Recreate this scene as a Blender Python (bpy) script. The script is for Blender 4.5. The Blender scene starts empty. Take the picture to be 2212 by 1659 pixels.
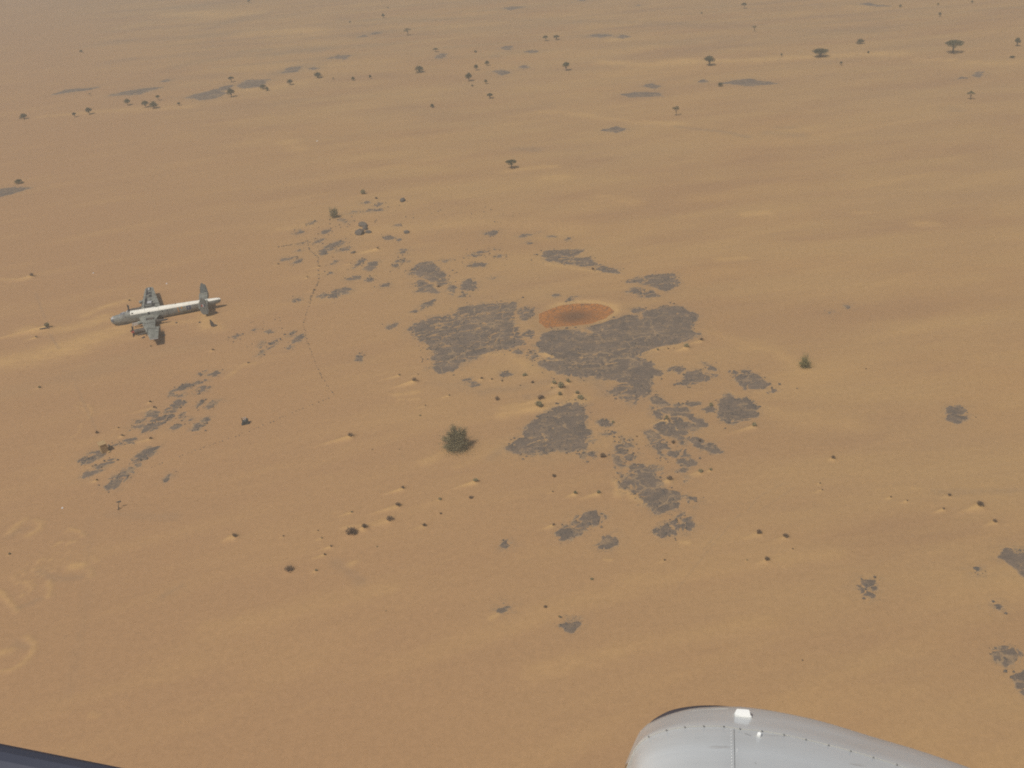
import bpy, bmesh, math, random
import numpy as np
from mathutils import Vector, Matrix

# ------------------------------------------------------------------ camera, world, sun, exposure
sc = bpy.context.scene
COL = sc.collection
PITCH, ROLL, CAMH, FPX = math.radians(29.3), math.radians(4.8), 105.0, 2124.0
Fv = Vector((0, math.cos(PITCH), -math.sin(PITCH)))
R0 = Vector((1, 0, 0)); U0 = R0.cross(Fv)
Rv = math.cos(ROLL) * R0 - math.sin(ROLL) * U0
Uv = math.sin(ROLL) * R0 + math.cos(ROLL) * U0
CAM = Vector((0, 0, CAMH))
cd = bpy.data.cameras.new('camera'); cam = bpy.data.objects.new('camera', cd); COL.objects.link(cam)
cd.sensor_width = 36.0; cd.lens = 36.0 * FPX / 2212.0
cd.clip_start = 0.05; cd.clip_end = 40000
cam.matrix_world = Matrix((( Rv.x, Uv.x, -Fv.x, CAM.x), (Rv.y, Uv.y, -Fv.y, CAM.y), (Rv.z, Uv.z, -Fv.z, CAM.z), (0, 0, 0, 1)))
sc.camera = cam

SUN_EL, SHADOW_AZ = math.radians(57), math.radians(42)      # shadows fall away from the camera and to the right
sun_from = Vector((-math.sin(SHADOW_AZ) * math.cos(SUN_EL), -math.cos(SHADOW_AZ) * math.cos(SUN_EL), math.sin(SUN_EL)))
sl = bpy.data.lights.new('sun', 'SUN'); sl.energy = 3.3; sl.angle = math.radians(0.53); sl.color = (1.0, 0.95, 0.87)
so = bpy.data.objects.new('sun', sl); COL.objects.link(so)
so.rotation_euler = (-sun_from).to_track_quat('-Z', 'Y').to_euler()
w = bpy.data.worlds.new('World'); sc.world = w; w.use_nodes = True
nt = w.node_tree; nt.nodes.clear()
sky = nt.nodes.new('ShaderNodeTexSky'); sky.sky_type = 'NISHITA'; sky.sun_disc = False
sky.sun_elevation = SUN_EL; sky.sun_rotation = math.atan2(sun_from.x, sun_from.y); sky.dust_density = 3.0
bg = nt.nodes.new('ShaderNodeBackground'); bg.inputs['Strength'].default_value = 0.08
wo = nt.nodes.new('ShaderNodeOutputWorld')
nt.links.new(sky.outputs[0], bg.inputs[0]); nt.links.new(bg.outputs[0], wo.inputs[0])
sc.view_settings.view_transform = 'Standard'; sc.view_settings.look = 'None'
sc.view_settings.exposure = -0.14; sc.view_settings.gamma = 1.0
sc.cycles.volume_bounces = 0
sc.cycles.filter_width = 1.9
sc.cycles.use_denoising = False

rng = random.Random(7)
nrng = np.random.default_rng(11)

# ------------------------------------------------------------------ photograph tiles -> ground
TILES = {'T1': (0, 0, 2.0331), 'T2': (1088, 0, 2.0331), 'T3': (2176, 0, 2.0331), 'T4': (0, 816, 2.0331),
         'T5': (1088, 816, 2.0331), 'T6': (2176, 816, 2.0331), 'T7': (0, 1632, 1.3554), 'T8': (1632, 1632, 1.3554),
         'A': (880, 560, 4.066), 'B': (1300, 700, 4.066), 'C': (1700, 1000, 4.066), 'D': (1900, 1250, 4.066),
         'E': (1400, 1250, 4.066), 'L1': (0, 1600, 3.95), 'L2': (0, 1980, 3.95), 'G': (0, 0, 0.67770)}
def pix(t, x, y):
    ox, oy, s = TILES[t]
    return ((ox + x / s) * 0.67770, (oy + y / s) * 0.67770)
def un(px, py, z=0.0):
    d = Fv + Rv * ((px - 1106) / FPX) + Uv * ((829.5 - py) / FPX)
    k = (z - CAMH) / d.z
    return CAM + d * k
def gp(t, x, y):
    p = un(*pix(t, x, y)); return p.x, p.y
def mpp(x, y):                       # metres per photo pixel (2212 wide) across the view at a ground point
    v = Vector((x, y, 0)) - CAM
    return v.dot(Fv) / FPX

# ------------------------------------------------------------------ numpy noise
def _h(ix, iy, s):
    n = (ix.astype(np.int64) * 374761393 + iy.astype(np.int64) * 668265263 + s * 974711) & 0x7fffffff
    n = ((n ^ (n >> 13)) * 1274126177) & 0x7fffffff
    n = n ^ (n >> 16)
    return (n & 0xffff) / 65535.0
def vnoise(x, y, s=0):
    ix = np.floor(x); iy = np.floor(y); fx = x - ix; fy = y - iy
    fx = fx * fx * (3 - 2 * fx); fy = fy * fy * (3 - 2 * fy)
    a = _h(ix, iy, s); b = _h(ix + 1, iy, s); c = _h(ix, iy + 1, s); d = _h(ix + 1, iy + 1, s)
    return (a + (b - a) * fx) * (1 - fy) + (c + (d - c) * fx) * fy
def fbm(x, y, s=0, o=4):
    t = 0; a = 1.0; n = 0
    for i in range(o):
        t = t + a * (vnoise(x, y, s + i * 17) * 2 - 1); n += a; a *= 0.5; x = x * 2.03 + 7.1; y = y * 2.03 + 3.7
    return t / n
def sstep(a, b, v):
    t = np.clip((v - a) / (b - a), 0, 1); return t * t * (3 - 2 * t)

# ------------------------------------------------------------------ materials
def mat(name, rough=0.9):
    m = bpy.data.materials.new(name); m.use_nodes = True
    b = m.node_tree.nodes['Principled BSDF']; b.inputs['Roughness'].default_value = rough
    if 'Specular IOR Level' in b.inputs: b.inputs['Specular IOR Level'].default_value = 0.25
    return m, m.node_tree, b
def N(t, typ, **kw):
    n = t.nodes.new(typ)
    for k, v in kw.items(): setattr(n, k, v)
    return n
def mixc(t, fac, a, b):
    n = N(t, 'ShaderNodeMix', data_type='RGBA')
    for v, i in ((fac, 0), (a, 6), (b, 7)):
        if hasattr(v, 'is_linked') or hasattr(v, 'links'): t.links.new(v, n.inputs[i])
        else: n.inputs[i].default_value = v if i == 0 else (*v, 1)
    return n.outputs[2]
def noise(t, vec, scale, detail=4, rough=0.55):
    n = N(t, 'ShaderNodeTexNoise'); n.inputs['Scale'].default_value = scale
    n.inputs['Detail'].default_value = detail; n.inputs['Roughness'].default_value = rough
    if vec is not None: t.links.new(vec, n.inputs['Vector'])
    return n.outputs[0]
def ramp(t, f, a, b):
    n = N(t, 'ShaderNodeMapRange', interpolation_type='SMOOTHSTEP')
    n.inputs[1].default_value = a; n.inputs[2].default_value = b
    t.links.new(f, n.inputs[0]); return n.outputs[0]
def mapping(t, vec, scale, rot=0.0):
    n = N(t, 'ShaderNodeMapping'); n.inputs['Scale'].default_value = scale; n.inputs['Rotation'].default_value = (0, 0, rot)
    t.links.new(vec, n.inputs['Vector']); return n.outputs[0]
def bump(t, b, h, strength, dist):
    n = N(t, 'ShaderNodeBump'); n.inputs['Strength'].default_value = strength; n.inputs['Distance'].default_value = dist
    t.links.new(h, n.inputs['Height']); t.links.new(n.outputs[0], b.inputs['Normal'])
def attr(t, name):
    n = N(t, 'ShaderNodeAttribute'); n.attribute_name = name; return n.outputs['Fac']

WIND = math.atan2(gp('T5', 870, 1455)[1] - gp('T5', 700, 1500)[1], gp('T5', 870, 1455)[0] - gp('T5', 700, 1500)[0])

def sand_material():
    m, t, b = mat('sand', 1.0); b.inputs['Specular IOR Level'].default_value = 0.0
    g = N(t, 'ShaderNodeNewGeometry').outputs['Position']
    big = ramp(t, noise(t, g, 0.008, 5), 0.35, 0.65)
    st = ramp(t, noise(t, mapping(t, g, (0.016, 0.06, 1), -WIND), 1.0, 3, 0.5), 0.36, 0.68)
    st2 = ramp(t, noise(t, mapping(t, g, (0.05, 0.5, 1), -WIND), 1.0, 4, 0.6), 0.40, 0.68)
    mid = ramp(t, noise(t, g, 0.09, 5, 0.6), 0.35, 0.7)
    fine = noise(t, g, 2.2, 3, 0.7)
    fine2 = ramp(t, noise(t, g, 0.9, 4, 0.75), 0.3, 0.7)
    c = mixc(t, big, SAND_A, SAND_B)
    pa = ramp(t, noise(t, mapping(t, g, (0.011, 0.026, 1), -WIND), 1.0, 3, 0.55), 0.42, 0.62)
    np_ = N(t, 'ShaderNodeMath', operation='MULTIPLY'); t.links.new(pa, np_.inputs[0]); np_.inputs[1].default_value = 0.75
    c = mixc(t, np_.outputs[0], c, (0.352, 0.209, 0.104))
    n1 = N(t, 'ShaderNodeMath', operation='MULTIPLY'); t.links.new(st, n1.inputs[0]); n1.inputs[1].default_value = 0.6
    c = mixc(t, n1.outputs[0], c, SAND_C)
    n2 = N(t, 'ShaderNodeMath', operation='MULTIPLY'); t.links.new(st2, n2.inputs[0]); n2.inputs[1].default_value = 0.12
    c = mixc(t, n2.outputs[0], c, SAND_D)
    n3 = N(t, 'ShaderNodeMath', operation='MULTIPLY'); t.links.new(mid, n3.inputs[0]); n3.inputs[1].default_value = 0.14
    c = mixc(t, n3.outputs[0], c, SAND_E)
    # far gravel bands, real ground colour that changes with the place
    sx = N(t, 'ShaderNodeSeparateXYZ'); t.links.new(g, sx.inputs[0])
    far = ramp(t, sx.outputs[1], 330, 620)
    gb = ramp(t, noise(t, mapping(t, g, (0.006, 0.06, 1), -WIND), 1.0, 6, 0.65), 0.44, 0.66)
    n4 = N(t, 'ShaderNodeMath', operation='MULTIPLY'); t.links.new(far, n4.inputs[0]); t.links.new(gb, n4.inputs[1])
    n5 = N(t, 'ShaderNodeMath', operation='MULTIPLY'); t.links.new(n4.outputs[0], n5.inputs[0]); n5.inputs[1].default_value = 0.32
    c = mixc(t, n5.outputs[0], c, GRAVEL)
    # redder sand towards the near left of the plain
    wx = N(t, 'ShaderNodeMath', operation='MULTIPLY_ADD'); t.links.new(sx.outputs[1], wx.inputs[0]); wx.inputs[1].default_value = 0.45; t.links.new(sx.outputs[0], wx.inputs[2])
    wn = N(t, 'ShaderNodeMath', operation='MULTIPLY_ADD'); t.links.new(noise(t, g, 0.02, 4), wn.inputs[0]); wn.inputs[1].default_value = 70; t.links.new(wx.outputs[0], wn.inputs[2])
    wf = ramp(t, wn.outputs[0], 175, 30)
    c = mixc(t, wf, c, (0.385, 0.228, 0.113))
    c = mixc(t, attr(t, 'drift'), c, DRIFT)
    rk = ramp(t, noise(t, g, 0.6, 8, 0.9), 0.46, 0.60)
    rm = N(t, 'ShaderNodeMath', operation='MULTIPLY'); t.links.new(rk, rm.inputs[0]); t.links.new(attr(t, 'rockdust'), rm.inputs[1])
    c = mixc(t, rm.outputs[0], c, (0.20, 0.16, 0.112))
    c = mixc(t, attr(t, 'stain'), c, GRAVEL)
    # grain
    gr = N(t, 'ShaderNodeMix', data_type='RGBA', blend_type='OVERLAY'); gr.inputs[0].default_value = 0.10
    t.links.new(c, gr.inputs[6]); t.links.new(fine, gr.inputs[7])
    gr2 = N(t, 'ShaderNodeMix', data_type='RGBA', blend_type='OVERLAY'); gr2.inputs[0].default_value = 0.05
    t.links.new(gr.outputs[2], gr2.inputs[6]); t.links.new(fine2, gr2.inputs[7])
    t.links.new(gr2.outputs[2], b.inputs['Base Color'])
    bump(t, b, noise(t, mapping(t, g, (0.16, 0.8, 1), -WIND), 1.0, 4, 0.55), 0.09, 0.35)
    return m
SAND_A = (0.408, 0.244, 0.108); SAND_B = (0.378, 0.238, 0.116); SAND_C = (0.435, 0.276, 0.120)
SAND_D = (0.32, 0.205, 0.115); SAND_E = (0.345, 0.215, 0.115); GRAVEL = (0.24, 0.175, 0.115); DRIFT = (0.55, 0.345, 0.138)
M_sand = sand_material()

def rock_material(name, a, c2, dust, edge=True):
    m, t, b = mat(name, 0.95)
    g = N(t, 'ShaderNodeNewGeometry').outputs['Position']
    k = ramp(t, noise(t, g, 0.16, 7, 0.75), 0.3, 0.7)
    c = mixc(t, k, a, c2)
    sand = mixc(t, ramp(t, noise(t, g, 0.1, 3), .35, .65), (0.385, 0.248, 0.125), (0.345, 0.232, 0.125))
    sp = ramp(t, noise(t, g, 0.42, 9, 0.9), 0.49, 0.66)
    n = N(t, 'ShaderNodeMath', operation='MULTIPLY'); t.links.new(sp, n.inputs[0]); n.inputs[1].default_value = dust
    c = mixc(t, n.outputs[0], c, sand)
    st = ramp(t, noise(t, mapping(t, g, (0.07, 0.24, 1), -WIND), 1.0, 8, 0.75), 0.53, 0.68)
    n = N(t, 'ShaderNodeMath', operation='MULTIPLY'); t.links.new(st, n.inputs[0]); n.inputs[1].default_value = dust * 0.8
    c = mixc(t, n.outputs[0], c, sand)
    if edge:
        wv = N(t, 'ShaderNodeVectorMath', operation='ADD'); nc = N(t, 'ShaderNodeTexNoise'); nc.inputs['Scale'].default_value = .3; nc.inputs['Detail'].default_value = 4; t.links.new(g, nc.inputs['Vector'])
        sc_ = N(t, 'ShaderNodeVectorMath', operation='SCALE'); sc_.inputs['Scale'].default_value = 5.0; t.links.new(nc.outputs[1], sc_.inputs[0]); t.links.new(g, wv.inputs[0]); t.links.new(sc_.outputs[0], wv.inputs[1])
        vo = N(t, 'ShaderNodeTexVoronoi', feature='DISTANCE_TO_EDGE'); vo.inputs['Scale'].default_value = .17; t.links.new(wv.outputs[0], vo.inputs['Vector'])
        ck = N(t, 'ShaderNodeMath', operation='MULTIPLY'); t.links.new(ramp(t, vo.outputs['Distance'], .05, .01), ck.inputs[0]); t.links.new(ramp(t, noise(t, g, .10, 3), .47, .6), ck.inputs[1])
        ck2 = N(t, 'ShaderNodeMath', operation='MULTIPLY'); t.links.new(ck.outputs[0], ck2.inputs[0]); ck2.inputs[1].default_value = .6
        c = mixc(t, ck2.outputs[0], c, sand)
        mm = N(t, 'ShaderNodeMath', operation='MULTIPLY_ADD'); t.links.new(noise(t, g, 0.7, 7, 0.85), mm.inputs[0]); mm.inputs[1].default_value = 1.5; t.links.new(attr(t, 'edge'), mm.inputs[2])
        c = mixc(t, ramp(t, mm.outputs[0], 0.70, 1.15), sand, c)
    t.links.new(c, b.inputs['Base Color'])
    bump(t, b, noise(t, g, 3.0, 6, 0.75), 0.35, 0.08)
    return m
M_rock = rock_material('grey_rock', (0.182, 0.136, 0.098), (0.118, 0.095, 0.075), 0.78)
M_boulder = rock_material('dark_boulder', (0.14, 0.115, 0.09), (0.095, 0.088, 0.078), 0.35, False)

def plain(name, col, var=0.15, rough=0.7, scale=3.0, metal=0.0):
    m, t, b = mat(name, rough)
    g = N(t, 'ShaderNodeTexCoord').outputs['Object']
    k = noise(t, g, scale, 5, 0.65)
    lo = tuple(c * (1 - var) for c in col); hi = tuple(min(1, c * (1 + var)) for c in col)
    t.links.new(mixc(t, ramp(t, k, 0.3, 0.7), lo, hi), b.inputs['Base Color'])
    b.inputs['Metallic'].default_value = metal
    return m
def foliage(name, a, c2):
    m, t, b = mat(name, 0.9)
    g = N(t, 'ShaderNodeTexCoord').outputs['Object']
    oi = N(t, 'ShaderNodeObjectInfo').outputs['Random']
    c = mixc(t, ramp(t, noise(t, g, 5.0, 4, 0.7), 0.3, 0.7), a, c2)
    hs = N(t, 'ShaderNodeHueSaturation')
    mr = N(t, 'ShaderNodeMapRange'); t.links.new(oi, mr.inputs[0]); mr.inputs[3].default_value = 0.8; mr.inputs[4].default_value = 1.2
    t.links.new(mr.outputs[0], hs.inputs['Value']); t.links.new(c, hs.inputs['Color'])
    t.links.new(hs.outputs[0], b.inputs['Base Color'])
    return m
M_leaf = foliage('acacia_leaves', (0.13, 0.125, 0.06), (0.08, 0.08, 0.04))
M_bush = foliage('bush_leaves', (0.35, 0.30, 0.165), (0.19, 0.168, 0.095))
M_green = foliage('bush_leaves_yellowish', (0.33, 0.295, 0.12), (0.17, 0.16, 0.07))
M_dry = foliage('dry_twigs', (0.24, 0.16, 0.10), (0.14, 0.10, 0.065))
M_bark = plain('bark', (0.10, 0.075, 0.055))

# ------------------------------------------------------------------ object helpers
def link_mesh(name, verts, faces, m, parent=None, smooth=False):
    me = bpy.data.meshes.new(name); me.from_pydata(verts, [], faces); me.update()
    ms = m if isinstance(m, (list, tuple)) else [m]
    for q in ms: me.materials.append(q)
    if smooth: me.shade_smooth()
    o = bpy.data.objects.new(name, me); COL.objects.link(o)
    if parent: o.parent = parent
    return o
def empty(name, loc):
    o = bpy.data.objects.new(name, None); o.location = loc; o.empty_display_size = 0.3; COL.objects.link(o); return o
class MB:
    def __init__(s): s.v = []; s.f = []; s.mi = []
    def add(s, vs, fs, mi=0):
        b = len(s.v); s.v += [tuple(p) for p in vs]; s.f += [tuple(i + b for i in f) for f in fs]; s.mi += [mi] * len(fs)
    def box(s, c, d, rz=0.0, mi=0, taper=1.0):
        x, y, z = d[0] / 2, d[1] / 2, d[2] / 2; vs = []
        for sz in (-1, 1):
            k = taper if sz > 0 else 1
            for sx, sy in ((-1, -1), (1, -1), (1, 1), (-1, 1)):
                px, py = sx * x * k, sy * y * k
                vs.append((c[0] + px * math.cos(rz) - py * math.sin(rz), c[1] + px * math.sin(rz) + py * math.cos(rz), c[2] + sz * z))
        s.add(vs, [(3, 2, 1, 0), (4, 5, 6, 7), (0, 1, 5, 4), (1, 2, 6, 5), (2, 3, 7, 6), (3, 0, 4, 7)], mi)
    def tube(s, pts, rads, n=8, mi=0, cap=True):
        pts = [Vector(p) for p in pts]; rings = []
        for i, p in enumerate(pts):
            d = (pts[min(i + 1, len(pts) - 1)] - pts[max(i - 1, 0)]).normalized()
            a = d.cross(Vector((0, 0, 1)) if abs(d.z) < 0.9 else Vector((1, 0, 0))).normalized(); c = d.cross(a)
            r = rads[i] if isinstance(rads, (list, tuple)) else rads
            rings.append([p + a * r * math.cos(2 * math.pi * k / n) + c * r * math.sin(2 * math.pi * k / n) for k in range(n)])
        vs = [v for r in rings for v in r]; fs = []
        for i in range(len(pts) - 1):
            for k in range(n):
                fs.append((i * n + k, i * n + (k + 1) % n, (i + 1) * n + (k + 1) % n, (i + 1) * n + k))
        if cap:
            fs.append(tuple(range(n - 1, -1, -1))); fs.append(tuple((len(pts) - 1) * n + k for k in range(n)))
        s.add(vs, fs, mi)
    def build(s, name, m, parent=None, smooth=False):
        o = link_mesh(name, s.v, s.f, m, parent, smooth)
        if any(s.mi): o.data.polygons.foreach_set('material_index', s.mi)
        return o

REG = []           # (object, photo px, noun, adjective)  -> labels written at the end
def thing(o, px, cat, noun=None, adj='', label=None, group=None):
    o['category'] = cat
    if group: o['group'] = group
    if label: o['label'] = label
    else: REG.append((o, px, noun or cat, adj))
    return o

# ------------------------------------------------------------------ the ground
BUSHES = []        # tile, x, y(base), width px, height ratio, kind, tail length (x width)
def bl(t, rows):
    for r in rows: BUSHES.append((t,) + r)
bl('T5', [(1380, 832, 36, .9, 'g', 2), (1425, 865, 56, 1., 'g', 3), (1472, 823, 34, .9, 'g', 1), (1417, 908, 32, 1.1, 'g', 5), (1292, 935, 58, .6, 'd', 3),
          (1278, 982, 66, .75, 'g', 3), (1530, 898, 32, .9, 'g', 1), (1550, 935, 48, .8, 'g', 5), (1364, 856, 16, .9, 'g', 0), (1010, 932, 36, 1.1, 'd', 0),
          (475, 822, 40, .6, 't', 6), (1190, 777, 40, .6, 'g', 0), (1240, 822, 26, .9, 'd', 0), (975, 802, 18, .8, 'd', 1), (1042, 812, 18, .8, 'd', 1),
          (872, 1470, 40, .7, 'g', 5), (842, 1572, 36, .6, 'd', 0), (640, 1585, 28, .8, 'g', 5), (400, 1512, 30, .7, 'd', 5), (370, 1628, 42, .7, 'd', 5),
          (510, 1036, 18, .8, 'g', 0), (377, 780, 16, .8, 'd', 8), (498, 772, 12, .8, 'd', 5), (62, 1172, 46, .6, 't', 4), (1378, 1432, 36, .7, 't', 0),
          (1516, 1550, 30, .8, 'g', 4), (1668, 1545, 32, .8, 'g', 4), (1370, 1532, 14, .8, 'd', 4), (1695, 1305, 48, .9, 'd', 0), (2110, 1066, 36, 1., 'g', 4),
          (2150, 1215, 36, .8, 'd', 0), (1762, 1080, 24, .9, 'g', 0), (2125, 1462, 48, .8, 't', 2), (2050, 615, 20, .9, 'g', 1), (2118, 606, 16, .8, 'd', 1),
          (2155, 598, 10, .8, 'd', 0), (910, 800, 22, .7, 'd', 1), (700, 905, 14, .7, 'd', 8), (545, 970, 12, .7, 'd', 8), (1915, 1170, 14, .9, 'd', 0),
          (1630, 90, 26, .8, 'd', 0), (630, 200, 28, .7, 'd', 0), (1160, 838, 12, .8, 'd', 0), (200, 1250, 12, .6, 'd', 0), (375, 1252, 10, .6, 'd', 3)])
bl('T6', [(122, 552, 30, .8, 'd', 3), (25, 600, 40, .8, 'g', 2), (187, 970, 36, .9, 'g', 0), (463, 1110, 40, .8, 'g', 4), (112, 1205, 26, .9, 'd', 0),
          (117, 1408, 40, .7, 'g', 4), (182, 1394, 26, .8, 'g', 2), (972, 1322, 34, .8, 't', 1), (1730, 1556, 32, .6, 'd', 3), (1925, 1625, 58, .6, 'd', 3),
          (1690, 1645, 22, .6, 'd', 4), (905, 1520, 16, .6, 'd', 5), (890, 1480, 14, .7, 'd', 3), (1455, 1590, 16, .6, 'd', 3), (1350, 1566, 16, .6, 'd', 3), (1188, 735, 12, .8, 'd', 0)])
bl('T8', [(1067, 94, 30, .8, 'd', 3), (1182, 110, 30, .7, 'd', 3), (1102, 212, 28, .8, 'd', 4), (2085, 46, 24, .6, 'd', 4), (206, 456, 13, .8, 'g', 0),
          (660, 208, 13, .7, 'd', 4), (345, 293, 18, .6, 'g', 0), (1255, 642, 10, .6, 'd', 0), (145, 415, 22, .6, 't', 0), (1213, 162, 10, .7, 'd', 2), (180, 62, 16, .7, 'd', 3), (1015, 208, 9, .7, 'g', 2)])
bl('T7', [(1685, 42, 36, .8, 'd', 6), (1520, 98, 56, .8, 'd', 0), (1576, 76, 30, .7, 'd', 2), (1835, 63, 22, .8, 'd', 3), (1250, 255, 46, .8, 't', 0),
          (1367, 256, 14, .8, 'g', 3), (1404, 187, 14, .7, 'd', 4), (1432, 153, 14, .6, 'd', 4), (1225, 106, 10, .7, 'd', 3), (1375, 82, 10, .6, 'd', 3),
          (1015, 112, 26, .7, 't', 2), (1905, 10, 14, .7, 'd', 0), (1630, 152, 9, .7, 'g', 0), (1390, 115, 10, .7, 'g', 3), (1520, 4, 12, .7, 'g', 5), (1668, 431, 7, .7, 'g', 0), (42, 183, 14, .7, 'g', 1)])
bl('A', [(1130, 243, 86, 1., 'g', 0), (1300, 302, 46, .8, 'd', 0), (1320, 955, 44, .6, 't', 7), (568, 1180, 24, .8, 'd', 7), (410, 1322, 30, 1., 'd', 3), (498, 1490, 34, .8, 'd', 6), (30, 1150, 34, .7, 'd', 3),
         (965, 1135, 20, .7, 'd', 6), (735, 1058, 22, 1., 'd', 0)])
bl('T4', [(210, 138, 34, .7, 'd', 4), (840, 292, 18, .7, 'd', 12), (310, 470, 46, .7, 'g', 8), (975, 950, 20, .7, 'd', 2), (1000, 985, 26, .6, 't', 6), (978, 1190, 26, .7, 't', 6), (795, 1172, 22, .7, 'd', 2),
         (630, 1152, 26, 1., 'd', 0), (1380, 612, 18, .7, 'd', 3), (1610, 692, 18, .6, 'd', 7), (238, 532, 20, .6, 't', 4), (258, 856, 22, .8, 'g', 2), (770, 1120, 14, .7, 'd', 2), (978, 588, 16, .7, 'g', 0), (660, 1262 + 108, 14, .6, 'd', 2), (628, 1452, 18, .6, 'd', 3), (600, 1365, 12, .6, 'd', 3)])

# low raised heaps and rings in the paler drift colour at the near left
MARKS = [('L1', [(920, 810), (1040, 790)], 7, .3, .7), ('L1', [(440, 215), (520, 255), (490, 350), (350, 420)], 4, .2, .4), ('L1', [(130, 380), (230, 270), (320, 210)], 4.5, .3, .5), ('L1', [(0, 1130), (110, 1240), (220, 1370)], 4, .3, .6),
         ('L1', [(880, 340), (1000, 370), (1060, 420)], 3.5, .2, .4), ('L1', [(620, 1000), (640, 1080), (610, 1190)], 4, .25, .45), ('L1', [(1150, 680), (1220, 740)], 5, .15, .3), ('L1', [(1130, 840), (1160, 930)], 5, .15, .3),
         ('L2', [(330, 200), (435, 290), (425, 390), (330, 510), (180, 610), (0, 645)], 4.5, .25, .5), ('L2', [(20, 410), (130, 370)], 7, .3, .6), ('L2', [(1150, 1180), (1230, 1200)], 5, .15, .3)]
_r = random.Random(4)
for _i in range(46):
    _f = _r.random(); _x = 950 - 820 * _f + _r.uniform(-110, 170); _y = 400 + 720 * _f + _r.uniform(-90, 110)
    MARKS.append(('L1', [(_x, _y), (_x + _r.uniform(25, 60), _y - _r.uniform(15, 40))], _r.uniform(1.2, 2.6), .2, _r.uniform(.25, .5)))
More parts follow.
